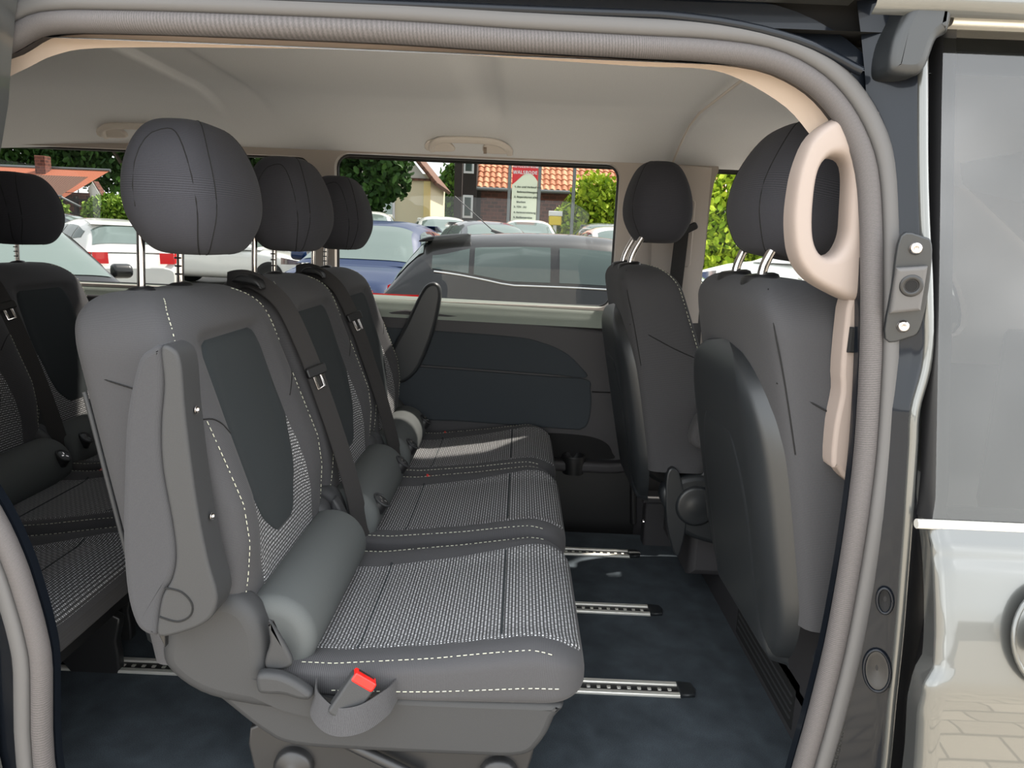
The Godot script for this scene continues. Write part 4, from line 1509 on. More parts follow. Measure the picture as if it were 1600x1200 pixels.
# ---------------------------------------------------------------- fittings
func floor_rail(label: String, z: float, x1: float) -> void:
	var t := thing("floor_rail", label, "seat rail", Vector3(0, FL, z), "seat rails in the carpet")
	var x0 := -1.9
	for s in [-1.0, 1.0]:
		var a := MB.new()
		a.box(Vector3((x0 + x1) / 2, 0.003, 0.0195 * s), Vector3(x1 - x0, 0.008, 0.013), 0.002)
		put("rail_flange", a, mt["brushed aluminium"], t)
	var g := MB.new()
	g.box(Vector3((x0 + x1) / 2, 0.0005, 0), Vector3(x1 - x0, 0.004, 0.028), 0.001)
	put("rail_channel", g, mt["black plastic"], t)
	var n := 0
	var x := x1 - 0.02
	while x > x0 + 0.05 and n < 60:
		if (x > 0.0 or (x < -0.6 and x > -1.0)):
			var k := MB.new()
			k.box(Vector3(x, 0.0025, 0.0), Vector3(0.008, 0.003, 0.009), 0.0015)
			put("rail_tooth", k, mt["brushed aluminium"], t)
		x -= 0.022
		n += 1
	var c := MB.new()
	c.slab(V2([x1 - 0.002, -0.026, x1 + 0.030, -0.022, x1 + 0.036, 0.0, x1 + 0.030, 0.022, x1 - 0.002, 0.026]), 0.0, 0.009, 0.003)
	var keep := put("end_cap", c, mt["shell plastic"], t)
	keep.rotation.x = -PI / 2

func ceiling_handle(label: String, x: float, hook: bool) -> void:
	var t := thing("ceiling_handle", label, "grab handle", Vector3(x, FL + 1.243, -2.428), "fold-up ceiling handles along the far side")
	t.rotation.x = 0.62
	var h := MB.new()
	h.sweep(smooth3([Vector3(-0.120, -0.028, 0.0), Vector3(-0.122, -0.012, 0.012), Vector3(-0.112, 0.008, 0.02), Vector3(-0.085, 0.020, 0.022), Vector3(-0.03, 0.023, 0.022), Vector3(0.03, 0.023, 0.022), Vector3(0.085, 0.018, 0.022), Vector3(0.112, 0.004, 0.02), Vector3(0.124, -0.014, 0.012), Vector3(0.126, -0.030, 0.0)], 5), rrect(-0.010, -0.008, 0.010, 0.008, 0.006, 3), Vector3(0, 0, 1))
	put("grip", h, mt["handle trim"], t)
	for s in [-1.0, 1.0]:
		var f := MB.new()
		f.slab(smooth2(V2([-0.045, -0.026, 0.035, -0.026, 0.042, -0.012, 0.02, 0.006, -0.02, 0.012, -0.048, 0.0]), 3), -0.004, 0.012, 0.005)
		var o := put("handle_foot", f, mt["handle trim"], t)
		o.position.x = 0.092 * s
	if hook:
		var k := MB.new()
		k.box(Vector3(0.048, -0.014, 0.014), Vector3(0.010, 0.020, 0.012), 0.003)
		put("coat_hook", k, mt["beige lining"], t)

func pillar_handle() -> void:
	# the loop-shaped handle moulded in the near door pillar's trim
	var t := thing("pillar_handle", "large beige loop-shaped grab handle on the near door pillar, beside the passenger headrest", "grab handle", Vector3(0, FL, -0.985))
	var out := smooth2(V2([0.435, 1.130, 0.393, 1.114, 0.363, 1.090, 0.350, 1.055, 0.346, 1.02, 0.347, 0.98, 0.356, 0.940, 0.374, 0.914, 0.403, 0.896, 0.45, 0.880, 0.475, 0.90, 0.478, 1.0, 0.465, 1.10]), 4)
	var hole := smooth2(V2([0.374, 1.044, 0.386, 1.063, 0.405, 1.062, 0.414, 1.044, 0.418, 1.00, 0.419, 0.968, 0.411, 0.946, 0.398, 0.940, 0.386, 0.946, 0.377, 0.966, 0.373, 1.005]), 5)
	var a := MB.ccw(out)
	var b := MB.ccw(hole)
	var n := 72
	var c := Vector2(0.397, 1.002)
	var ray := func(p: PackedVector2Array, ang: float) -> Vector2:
		var d := Vector2(cos(ang), sin(ang))
		for i in p.size():
			var x = Geometry2D.segment_intersects_segment(c, c + d, p[i], p[(i + 1) % p.size()])
			if x != null:
				return x
		return c + d * 0.05
	var ri := []
	var ro := []
	for i in n:
		ri.append(ray.call(b, TAU * i / n))
		ro.append(ray.call(a, TAU * i / n))
	var m := MB.new()
	# a rounded section between the hole's edge and the outline: from back inner round the front to back outer
	m.grid(n, 20, func(u, v):
		var i := roundi(u * n) % n
		var p: Vector2 = ri[i]
		var q: Vector2 = ro[i]
		var ang: float = PI * v
		var k: float = 0.5 - 0.5 * signf(cos(ang)) * pow(absf(cos(ang)), 0.42)
		var e: Vector2 = p.lerp(q, k)
		return Vector3(e.x, e.y, -0.022 + 0.036 * pow(sin(ang), 0.55)), true, 0.6, 0.1)
	m.grid(n, 8, func(u, v):
		var i := roundi(u * n) % n
		var p: Vector2 = ri[i]
		var q: Vector2 = ro[i]
		var e: Vector2 = q.lerp(p, v)
		return Vector3(e.x, e.y, -0.022 - 0.012 * sin(PI * v)), true, 0.6, 0.1)
	put("grip_loop", m, mt["grip trim"], t)
	# pillar trim below with the belt's height slide
	var tr := MB.new()
	tr.T = Transform3D(Basis(), Vector3(0, FL, -0.992))
	tr.slab(smooth2(V2([0.438, 0.90, 0.436, 0.80, 0.441, 0.76, 0.438, 0.715, 0.440, 0.66, 0.449, 0.652, 0.475, 0.65, 0.48, 0.90]), 3), -0.03, 0.012, 0.006)
	struct("trim_12", tr, mt["grip trim"], "beige trim strip of the near door pillar below the grab handle")
	var k := MB.new()
	k.box(Vector3(0.446, FL + 0.832, -0.978), Vector3(0.012, 0.034, 0.008), 0.002)
	put("slide_slot", k, mt["dark gap"], get_node("trim_12"))

func front_seat(label: String, at: Vector3, tilt: float, drop: float, shift: float) -> Node3D:
	var t := thing("front_seat", label, "car seat", at, "")
	var cloth: Material = mt["front cloth"]
	hollow = 0.0
	var back := put("backrest", back_body(0.33), cloth, t)
	var half := func(y: float) -> float:
		var q := clampf((y - 0.56) / 0.175, 0, 1)
		var p := clampf((0.37 - y) / 0.16, 0, 1)
		return 0.93 * sqrt(maxf(0.0, 1.0 - q * q * q)) * sqrt(1.0 - 0.75 * p * p) + 0.015
	var sh := put("rear_shell", patch(back_rear, func(_y): return 0.0, half, 0.225, 0.735, 0.030, 36, 48, 0.16), mt["shell plastic"], back)
	put("shell_recess", patch(back_rear, func(_y): return 0.0, func(y):
		var q := clampf((y - 0.46) / 0.17, 0, 1)
		return 0.66 * sqrt(maxf(0.0, 1.0 - q * q)) + 0.015, 0.22, 0.628, 0.0315, 24, 30, 0.10), mt["shell plastic"], sh)
	for s in [-1.0, 1.0]:
		put("stitching", stitches(on_surface(back_front, V2([0.97 * s, 0.845, 0.975 * s, 0.80, 0.975 * s, 0.72, 0.97 * s, 0.62]), 0.0012, Vector3(0.5, 0.2, 0.8 * s), 10)), mt["stitch thread"], back)
		var line := MB.new()
		var w := func(k: float, y: float):
			var q := back_shape(y)
			return Vector3(q[0] + q[1] * k + XO, y, s * back_half(y) * (pow(1.0 - pow(absf(k), SQ), 1.0 / SQ)))
		line.tube(smooth3([w.call(-0.9, 0.70), w.call(-0.4, 0.675), w.call(0.2, 0.645), w.call(0.8, 0.62), w.call(0.97, 0.61)], 5), 0.0013, 5)
		put("seam", line, mt["dark gap"], back)
		line = MB.new()
		line.tube(smooth3([w.call(-0.86, 0.83), w.call(-0.84, 0.78), w.call(-0.80, 0.70), w.call(-0.78, 0.60)], 5), 0.0011, 5)
		put("seam", line, mt["dark gap"], back)
	var head := put("headrest", head_body(), mt["head cloth"], t)
	for sgn in [-1.0, 1.0]:
		var hs := MB.new()
		var path := []
		for i in 25:
			path.append(head_surf(-PI / 2 + sgn * (0.50 + 0.30 * absf(i / 24.0 - 0.5)), 0.96 - 0.92 * i / 24.0))
		hs.tube(path, 0.0010, 5)
		put("seam", hs, mt["dark gap"], head)
	for s in [-1.0, 1.0]:
		var po := MB.new()
		po.tube(smooth3([Vector3(-0.606 + XO, 0.82, 0.068 * s), Vector3(-0.602 + XO, 0.86, 0.068 * s), Vector3(-0.585 + XO, 0.90, 0.068 * s), Vector3(-0.555 + XO, 0.95, 0.068 * s)], 5), 0.0075, 12)
		put("headrest_post", po, mt["chrome"], back)
		var gr := MB.new()
		gr.T = Transform3D(Basis(Vector3(0, 0, 1), 0.15), Vector3(-0.606 + XO, 0.838, 0.068 * s))
		gr.lathe(V2([0.0, 0.010, 0.022, 0.010, 0.028, 0.007, 0.030, 0.0, 0.030, -0.012]), 20)
		put("post_collar", gr, mt["black plastic"], back)
	# the head restraint is tilted forwards and sits low
	head.transform = Transform3D(Basis(Vector3(0, 0, 1), -tilt), Vector3(-0.60 + XO, 0.87, 0)) * Transform3D(Basis(), Vector3(0.60 - XO - shift, -0.87 - drop, 0))
	put("cushion", cush_body(), cloth, t)
	for s in [-1.0, 1.0]:
		var sk := MB.new()
		sk.slab(smooth2(polyX([-0.50, 0.30, -0.50, 0.24, -0.42, 0.16, -0.2, 0.13, 0.06, 0.15, 0.09, 0.22, 0.06, 0.26, -0.30, 0.27, -0.40, 0.33]), 4), 0.19 if s > 0 else -0.24, 0.24 if s > 0 else -0.19, 0.014)
		put("side_skirt", sk, mt["shell plastic"], t)
	var pan := MB.new()
	pan.box(Vector3(-0.18 + XO, 0.13, 0), Vector3(0.46, 0.20, 0.36), 0.02)
	put("seat_box", pan, mt["panel plastic"], t)
	var brk := MB.new()
	brk.T = Transform3D(Basis(), Vector3(0, 0, 0.232))
	brk.slab(smooth2(polyX([-0.50, 0.33, -0.47, 0.335, -0.44, 0.22, -0.455, 0.11, -0.49, 0.20]), 4), -0.02, 0.01, 0.004)
	put("hinge_strap", brk, mt["shell plastic"], t)
	var hub := MB.new()
	hub.T = Transform3D(Basis(Vector3(1, 0, 0), PI / 2), Vector3(-0.42 + XO, 0.25, 0.236))
	hub.lathe(V2([0.0, 0.016, 0.02, 0.016, 0.032, 0.011, 0.044, 0.013, 0.052, 0.009, 0.056, -0.01]), 32)
	put("hinge_wheel", hub, mt["shell plastic"], t)
	return t

# ---------------------------------------------------------------- outdoors
func ground_y(z: float, x := 0.0) -> float:   # the lot rises gently beyond the first row, more on the right
	return 0.0 if z > -5.5 else (-5.5 - z) * lerpf(0.012, 0.042, smoothstep(-6.0, -2.0, x))

func paint(called: String, c: Color, metal := 0.3) -> StandardMaterial3D:
	var m := mat(called, c, 0.35, metal)
	m.clearcoat_enabled = true
	m.clearcoat = 1.0
	m.clearcoat_roughness = 0.03
	return m

var car_meshes := {}
func car_parts() -> void:
	var W := 0.87
	var top_l := PackedFloat32Array([0.0, 0.66, 0.05, 0.86, 0.20, 0.95, 0.6, 0.98, 1.6, 0.95, 2.7, 0.93, 3.05, 0.93, 3.5, 0.86, 3.9, 0.74, 4.05, 0.62, 4.15, 0.48])
	var half_l := PackedFloat32Array([0.0, 0.66, 0.10, 0.76, 0.3, 0.83, 0.7, W, 3.2, W, 3.7, 0.82, 4.0, 0.68, 4.15, 0.52])
	var body := MB.new()
	var fb := func(u, v):
		var x: float = 4.15 * v
		var t := ip(top_l, x)
		var h := ip(half_l, x)
		var b := 0.20 + 0.12 * smoothstep(0.25, 0.0, x) + 0.10 * smoothstep(3.9, 4.15, x)
		var c := cos(TAU * u)
		var s := sin(TAU * u)
		return Vector3(x, (t + b) / 2 + (t - b) / 2 * signf(s) * pow(absf(s), 0.45), h * signf(c) * pow(absf(c), 0.40))
	body.grid(40, 44, func(u, v): return fb.call(1.0 - u, v), true, 1, 1)
	var ring := []
	for i in 40:
		ring.append(fb.call(1.0 - i / 40.0, 1.0))
	body.cap(ring, false)
	ring = []
	for i in 40:
		ring.append(fb.call(1.0 - i / 40.0, 0.0))
	body.cap(ring, true)
	car_meshes.body = body.done()
	var roof_y := PackedFloat32Array([0.12, 0.93, 0.20, 1.08, 0.30, 1.25, 0.39, 1.37, 0.50, 1.435, 0.70, 1.465, 0.9, 1.482, 1.2, 1.505, 1.6, 1.51, 1.9, 1.49, 2.15, 1.44, 2.35, 1.36, 2.65, 1.19, 2.95, 1.00, 3.10, 0.92])
	var g := func(s: float, x: float) -> Vector3:   # s 0 on the car's right belt, 1 on its left
		var t := ip(roof_y, x)
		var wb := 0.835 - 0.10 * smoothstep(0.9, 0.15, x) - 0.06 * smoothstep(2.4, 3.1, x)
		var a: float = PI * (1.0 - s)
		var c := cos(a)
		var k := pow(maxf(0.0, sin(a)), 0.62)
		var lean := 1.0 - 0.20 * k * smoothstep(0.9, 1.4, t)
		return Vector3(x, 0.90 + (t - 0.90) * k, wb * signf(c) * pow(absf(c), 0.50) * lean)
	var gh := MB.new()
	gh.grid(44, 48, func(u, v): return g.call(1.0 - u, lerpf(0.12, 3.10, v)), false, 1, 1)
	car_meshes.cabin = gh.done()
	# panes lie a few millimetres proud of the cabin's skin
	var glass := func(s0: Callable, s1: Callable, x0: float, x1: float) -> ArrayMesh:
		var m := MB.new()
		m.grid(14, 14, func(u, v):
			var x: float = lerpf(x0, x1, v)
			var a: float = s0.call(x)
			var b: float = s1.call(x)
			var s := lerpf(b, a, u)
			var p: Vector3 = g.call(s, x)
			var du: Vector3 = (g.call(s + 0.01, x) as Vector3) - (g.call(s - 0.01, x) as Vector3)
			var dv: Vector3 = (g.call(s, x + 0.01) as Vector3) - (g.call(s, x - 0.01) as Vector3)
			return p + du.cross(dv).normalized() * 0.007, false, 1, 1)
		return m.done()
	var lo := 0.045
	for side in 2:
		var f0 := func(x): return lo + 0.055 * clampf((1.10 - x) / 0.60, 0, 1) if side == 0 else 1.0 - lo - 0.055 * clampf((1.10 - x) / 0.60, 0, 1)
		var f1 := func(x):
			var t := 0.235 - 0.05 * smoothstep(0.9, 0.52, x) - 0.13 * smoothstep(2.05, 2.62, x)
			return t if side == 0 else 1.0 - t
		car_meshes["q%d" % side] = glass.call(f0 if side == 0 else f1, f1 if side == 0 else f0, 0.50, 0.79)
		car_meshes["r%d" % side] = glass.call(f0 if side == 0 else f1, f1 if side == 0 else f0, 0.83, 1.42)
		car_meshes["f%d" % side] = glass.call(f0 if side == 0 else f1, f1 if side == 0 else f0, 1.49, 2.60)
	car_meshes.screen = glass.call(func(x): return 0.30 - 0.12 * smoothstep(2.2, 3.0, x), func(x): return 0.70 + 0.12 * smoothstep(2.2, 3.0, x), 2.20, 2.98)
	car_meshes.back = glass.call(func(x): return 0.24, func(x): return 0.76, 0.20, 0.42)
	# chrome strip under the side windows, kicked up at the rear
	for side in 2:
		var st := MB.new()
		var pts := []
		for i in 22:
			var x := lerpf(0.52, 2.7, i / 21.0)
			var s := lo - 0.012 + 0.055 * clampf((1.10 - x) / 0.60, 0, 1)
			var p: Vector3 = g.call(s if side == 0 else 1.0 - s, x)
			p.z += 0.006 * signf(p.z)
			pts.append(p)
		st.tube(pts, 0.009, 6)
		car_meshes["strip%d" % side] = st.done()
		var lamp := MB.new()
		lamp.grid(10, 6, func(u, v):
			var x: float = lerpf(0.02, 0.55, u)
			var y: float = lerpf(0.74 + 0.12 * u, 0.93 + 0.01 * u, v)
			var z: float = ip(half_l, x) * 0.985 + 0.012
			return Vector3(x - 0.012 * (1 - u), y, z if side == 1 else -z), false, 1, 1)
		lamp.grid(4, 6, func(u, v):
			var z: float = lerpf(0.42, 0.665, u)
			return Vector3(0.012 + 0.02 * v - 0.03, lerpf(0.74, 0.93, v), z if side == 1 else -z), false, 1, 1)
		car_meshes["lamp%d" % side] = lamp.done()
		var hd := MB.new()
		hd.grid(10, 5, func(u, v):
			var x: float = lerpf(3.58, 4.02, u)
			var z: float = ip(half_l, x) * 0.99 + 0.008
			return Vector3(x, lerpf(0.60, 0.76 - 0.08 * u, v), z if side == 1 else -z), false, 1, 1)
		car_meshes["head%d" % side] = hd.done()
		var mr := MB.new()
		mr.T = Transform3D(Basis(), Vector3(2.55, 0.99, 0.95 if side == 1 else -0.95))
		mr.slab(smooth2(V2([-0.06, -0.06, 0.05, -0.05, 0.07, 0.02, 0.03, 0.075, -0.05, 0.07]), 3), -0.10, 0.10, 0.04)
		car_meshes["mirror%d" % side] = mr.done()
	var wh := MB.new()
	wh.T = Transform3D(Basis(Vector3(1, 0, 0), PI / 2), Vector3.ZERO)
	wh.lathe(V2([0.0, 0.10, 0.06, 0.10, 0.19, 0.09, 0.22, 0.11, 0.30, 0.11, 0.325, 0.08, 0.325, -0.10, 0.0, -0.10]), 28)
	car_meshes.wheel = wh.done()
	var an := MB.new()
	an.tube([Vector3(0.98, 1.49, 0), Vector3(0.62, 1.82, 0)], 0.005, 5)
	an.tube([Vector3(1.05, 1.48, 0), Vector3(0.94, 1.52, 0)], 0.018, 6)
	car_meshes.antenna = an.done()
	var sp := MB.new()
	sp.slab(smooth2(V2([0.38, 1.385, 0.46, 1.432, 0.75, 1.474, 0.75, 1.45, 0.52, 1.40]), 3), -0.56, 0.56, 0.012)
	car_meshes.spoiler = sp.done()

func car(called: String, label: String, at: Vector3, turn: float, body: Material, full := true, antenna := false, size := Vector3.ONE) -> Node3D:
	var t := thing(called, label, "car", Vector3(at.x, ground_y(at.z, at.x) + at.y, at.z), "")
	t.rotation.y = turn
	# the shapes run from the rear bumper at x = 0; the base is put under the middle
	var b := put("body", car_meshes.body, body, t)
	var list := [b, put("cabin", car_meshes.cabin, body, t)]
	list.append(put("windscreen", car_meshes.screen, mt["car glass"], t))
	list.append(put("rear_window", car_meshes.back, mt["car glass"], t))
	for s in 2:
		for k in ["q", "r", "f"]:
			list.append(put("side_window", car_meshes[k + str(s)], mt["car side glass"], t))
		list.append(put("tail_lamp", car_meshes["lamp%d" % s], mt["lamp red"], t))
		list.append(put("headlamp", car_meshes["head%d" % s], mt["chrome"], t))
		list.append(put("door_mirror", car_meshes["mirror%d" % s], mt["black plastic"] if full else body, t))
		if full:
			list.append(put("chrome_strip", car_meshes["strip%d" % s], mt["bright chrome"], t))
		for x in [0.72, 3.30]:
			var w := put("wheel", car_meshes.wheel, mt["tyre"], t)
			w.position = Vector3(x - 2.05, 0.325, 0.78 if s == 1 else -0.78)
			if s == 0:
				w.rotation.y = PI
	list.append(put("spoiler", car_meshes.spoiler, body, t))
	if antenna:
		list.append(put("aerial", car_meshes.antenna, mt["black plastic"], t))
	for o in list:
		o.position.x = -2.05
	t.scale = size
	return t

func leaf_mesh() -> ArrayMesh:
	var m := MB.new()
	m.grid(2, 2, func(u, v): return Vector3((u - 0.5) * (1.0 - absf(v - 0.5) * 1.1), (v - 0.5) * 1.3, 0.18 * absf(u - 0.5) * 2.0), false, 1, 1)
	return m.done()

var leaf: ArrayMesh
func foliage(parent: Node, blobs: Array, n: int, size: float, m: Material, seed_: int, hue: Array) -> void:
	var r := RandomNumberGenerator.new()
	r.seed = seed_
	var mm := MultiMesh.new()
	mm.transform_format = MultiMesh.TRANSFORM_3D
	mm.use_colors = true
	mm.mesh = leaf
	mm.instance_count = n
	var total := 0.0
	for b in blobs:
		total += b[1].x * b[1].y
	var bi := 0
	var acc := 0.0
	for i in n:
		var pick := r.randf() * total
		var b: Array = blobs[0]
		for q in blobs:
			pick -= q[1].x * q[1].y
			if pick <= 0:
				b = q
				break
		var d := Vector3(r.randfn(), r.randfn(), r.randfn()).normalized()
		var k := pow(r.randf(), 0.35) * r.randf_range(0.85, 1.08)
		var p: Vector3 = b[0] + d * k * b[1]
		var bs := Basis.from_euler(Vector3(r.randf_range(-1.2, 1.2), r.randf() * TAU, r.randf_range(-1.2, 1.2))).scaled(Vector3.ONE * size * r.randf_range(0.6, 1.3))
		mm.set_instance_transform(i, Transform3D(bs, p))
		var c: Color = (hue[0] as Color).lerp(hue[1], r.randf())
		mm.set_instance_color(i, c.srgb_to_linear())
	var o := MultiMeshInstance3D.new()
	o.name = "foliage"
	o.multimesh = mm
	o.material_override = m
	o.set_meta("kind", "stuff")
	parent.add_child(o, true)

func tree(called: String, label: String, at: Vector3, blobs: Array, n: int, size: float, hue: Array, seed_: int, trunk := 0.14, group := "") -> void:
	var t := thing(called, label, "tree" if called.contains("tree") else "bush", Vector3(at.x, ground_y(at.z), at.z), group)
	var tr := MB.new()
	var top: Vector3 = blobs[0][0]
	tr.tube(smooth3([Vector3.ZERO, Vector3(top.x * 0.3 + 0.05, top.y * 0.5, top.z * 0.3), top], 4), trunk, 8)
	for b in blobs:
		tr.tube([Vector3(top.x * 0.3, top.y * 0.45, top.z * 0.3), b[0]], trunk * 0.4, 6)
	put("trunk" if called.contains("tree") else "stems", tr, mt["bark"], t)
	foliage(t, blobs, n, size, mt["leaf"], seed_, hue)

func wordline(s: String, height: float, at: Vector3, m: Material, parent: Node, called := "lettering", centre := false, serif := false) -> void:
	var f := SystemFont.new()
	f.font_names = PackedStringArray(["Droid Serif" if serif else "Droid Sans"])
	f.font_weight = 700
	var tm := TextMesh.new()
	tm.text = s
	tm.font = f
	tm.font_size = 32
	tm.pixel_size = height / 23.0
	tm.depth = 0.01
	tm.horizontal_alignment = HORIZONTAL_ALIGNMENT_CENTER if centre else HORIZONTAL_ALIGNMENT_LEFT
	var o := put(called, tm, m, parent)
	o.position = at

func build_lot() -> void:
	var asphalt := mat("asphalt", Color(0.50, 0.49, 0.47), 0.9)
	triplanar(asphalt, noise_tex(256, 0.2, grey(0.75), grey(1.0), 3, 21), 0.7, true)
	var pav := mat("paving", Color(0.65, 0.615, 0.56), 0.85)
	var pt := tex(256, 256, func(x, y):
		var row := int(y / 64)
		var xx: int = (x + (64 if row % 2 == 1 else 0)) % 256
		var jx := mini(xx % 128, 127 - xx % 128)
		var jy := mini(y % 64, 63 - y % 64)
		var k := int(xx / 128) + row * 2
		var t: float = 0.86 + 0.05 * sin(k * 2.7) + rng.randf_range(-0.04, 0.04)
		return grey(0.42) if jx < 3 or jy < 3 else grey(t))
	textured(pav, pt, 1.0 / 0.42, 1.0 / 0.42)
	var g := MB.new()
	g.grid(40, 60, func(u, v):
		var z: float = lerpf(-3.2, -90.0, v * v)
		return Vector3(lerpf(-80, 80, u), ground_y(z, lerpf(-80, 80, u)) - 0.002, z), false, 1, 1)
	struct("ground", g, asphalt)
	var p := MB.new()
	p.grid(20, 20, func(u, v): return Vector3(lerpf(-30, 30, u), 0, lerpf(40, -3.2, v)), false, 60, 43)
	struct("paving", p, pav)
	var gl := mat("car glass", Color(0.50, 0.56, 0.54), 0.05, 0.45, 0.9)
	mat("car side glass", Color(0.30, 0.36, 0.345), 0.05, 0.25, 0.9)
	mat("lamp red", Color(0.80, 0.06, 0.07), 0.2)
	mat("bright chrome", Color(0.92, 0.93, 0.92), 0.15, 0.9)
	mat("tyre", Color(0.10, 0.10, 0.10), 0.8)
	var lf := mat("leaf", Color(1, 1, 1), 0.6, 0.0, 0.3)
	lf.vertex_color_use_as_albedo = true
	lf.backlight_enabled = true
	lf.backlight = Color(0.5, 0.5, 0.3)
	mat("bark", Color(0.25, 0.21, 0.17), 0.95)
	leaf = leaf_mesh()
	car_parts()
	var black := paint("black paint", Color(0.07, 0.08, 0.09), 0.2)
	var white := paint("white paint", Color(0.86, 0.87, 0.85), 0.0)
	var blue := paint("blue paint", Color(0.0, 0.14, 0.31), 0.1)
	blue.clearcoat = 0.4
	black.clearcoat = 0.6
	var silver := paint("silver paint", Color(0.50, 0.52, 0.53), 0.4)
	var slate := paint("slate paint", Color(0.20, 0.22, 0.24), 0.3)
	car("hatchback_car", "black hatchback with bright window strip parked close outside the far side window", Vector3(0.95, 0.0, -7.2), 0.02, black, true, true, Vector3(1.12, 1.0, 1.0))
	car("blue_car", "blue car facing the van, left of the black hatchback, its windscreen pale with sky", Vector3(-2.0, 0.0, -10.45), -PI / 2 - 0.10, blue, false)
	car("white_hatchback_car", "white hatchback with red tail lamp seen from behind through the rear side window", Vector3(-8.2, 0.0, -14.4), 2.36, white, false)
	car("dark_car", "dark car with a pale reflecting windscreen in front of the white hatchback at far left", Vector3(-5.14, 0.0, -7.3), -0.75, black, false)
	car("pale_car", "white car right of the white hatchback, mostly hidden behind the near seat's headrest posts", Vector3(-7.2, 0.0, -18.4), 0.0, white, false)
	car("estate_car", "dark car roof behind the white hatchback at far left, below the barn", Vector3(-11.5, 0.1, -19.0), 0.1, slate, false)
	car("white_suv_car", "white car behind the blue car, only its roof and side windows showing", Vector3(-3.95, 0.25, -19.0), -PI / 2 + 0.1, white, false)
	car("white_estate_car", "white car with dark side windows behind the blue car's windscreen, right of its neighbour", Vector3(-1.95, 0.0, -18.6), -PI / 2 + 0.2, white, false)
	car("grey_hatchback_car", "dark grey hatchback directly behind the black hatchback's roof", Vector3(-0.6, 0.0, -14.6), -1.25, slate, false)
	car("white_roof_car", "white car whose roof shows below the red and white sign", Vector3(0.15, 0.0, -19.6), -PI / 2, white, false)
	car("silver_car", "silver car behind the black hatchback's front half, below the flagpole", Vector3(2.1, 0.0, -18.6), -PI / 2, silver, false)
	car("white_end_car", "white car at the right end of the far window, below the bright bush", Vector3(1.9, 0.0, -14.0), -PI / 2 + 0.1, white, false)
	car("white_van_car", "white car seen through the far front door window below the hedge", Vector3(4.6, 0.22, -11.0), PI - 0.45, white, false)
	build_houses()
	var dk := [Color(0.12, 0.22, 0.09), Color(0.25, 0.38, 0.16)]
	var md := [Color(0.18, 0.32, 0.10), Color(0.36, 0.52, 0.18)]
	var yl := [Color(0.42, 0.55, 0.10), Color(0.78, 0.84, 0.28)]
	tree("dark_tree", "dark leafy tree filling the left end of the far window behind the road sign", Vector3(-4.9, 0, -22), [[Vector3(0, 4.2, 0), Vector3(1.5, 1.7, 1.3)], [Vector3(-1.2, 3.2, 0), Vector3(1.1, 1.2, 1.0)], [Vector3(1.0, 2.7, 0.3), Vector3(0.7, 1.0, 0.7)], [Vector3(-0.6, 1.9, 0.2), Vector3(1.6, 1.0, 0.9)]], 9000, 0.17, dk, 31)
	tree("oak_tree", "green tree beside the half-timbered barn, behind the near headrest", Vector3(-12.9, 0, -25), [[Vector3(0.3, 4.3, 0), Vector3(2.0, 1.3, 1.3)], [Vector3(-1.3, 4.2, 0), Vector3(1.2, 0.7, 0.9)], [Vector3(1.5, 3.0, 0), Vector3(1.2, 1.6, 1.0)], [Vector3(0.7, 1.9, 0.5), Vector3(0.9, 1.2, 0.8)]], 10000, 0.13, md, 32)
	tree("wood_tree", "dark tree line rising behind the barn roof", Vector3(-22, 0, -46), [[Vector3(0, 4.5, 0), Vector3(7.0, 3.6, 2)], [Vector3(9.0, 4.8, 0), Vector3(5.5, 3.2, 2)], [Vector3(-8.0, 4.5, 0), Vector3(5.5, 3.0, 2)]], 12000, 0.32, dk, 33)
	tree("garden_tree", "small green tree in the gap between the cream house and the brick house", Vector3(-3.6, 0, -42), [[Vector3(0.2, 2.6, 0), Vector3(1.5, 1.8, 1.0)], [Vector3(0.9, 2.3, 0), Vector3(0.8, 1.0, 0.7)], [Vector3(-1.0, 1.6, 0), Vector3(1.2, 1.2, 1.0)]], 5000, 0.20, md, 34)
	tree("bright_bush", "yellow-green bush in front of the brick house at the right end of the far window", Vector3(2.15, 0, -22.5), [[Vector3(0, 1.6, 0), Vector3(0.95, 1.35, 0.7)], [Vector3(-0.65, 1.3, 0.1), Vector3(0.6, 0.85, 0.6)], [Vector3(0.85, 1.5, 0), Vector3(0.75, 1.1, 0.6)], [Vector3(-1.0, 1.55, 0.0), Vector3(0.35, 0.3, 0.35)]], 7000, 0.12, yl, 35, 0.04)
	tree("hedge_bush", "tall sunlit yellow-green hedge seen through the far front door window", Vector3(4.9, 0, -16.5), [[Vector3(0, 1.6, 0), Vector3(1.6, 2.0, 0.9)], [Vector3(1.6, 1.9, 0.3), Vector3(1.6, 2.0, 0.9)], [Vector3(-1.0, 1.3, 0), Vector3(0.8, 1.4, 0.8)], [Vector3(3.2, 1.8, 0.6), Vector3(1.6, 1.9, 1.0)], [Vector3(0.5, 3.0, 0), Vector3(1.5, 0.9, 0.9)]], 16000, 0.12, yl, 36, 0.05)
	tree("barn_bush", "small light green bush below the barn, left of the dark car", Vector3(-13.4, 0, -21.5), [[Vector3(0, 1.0, 0), Vector3(0.35, 0.55, 0.4)], [Vector3(1.6, 1.2, 0), Vector3(0.8, 0.5, 0.5)]], 3000, 0.10, [Color(0.30, 0.44, 0.12), Color(0.56, 0.66, 0.25)], 37, 0.04)

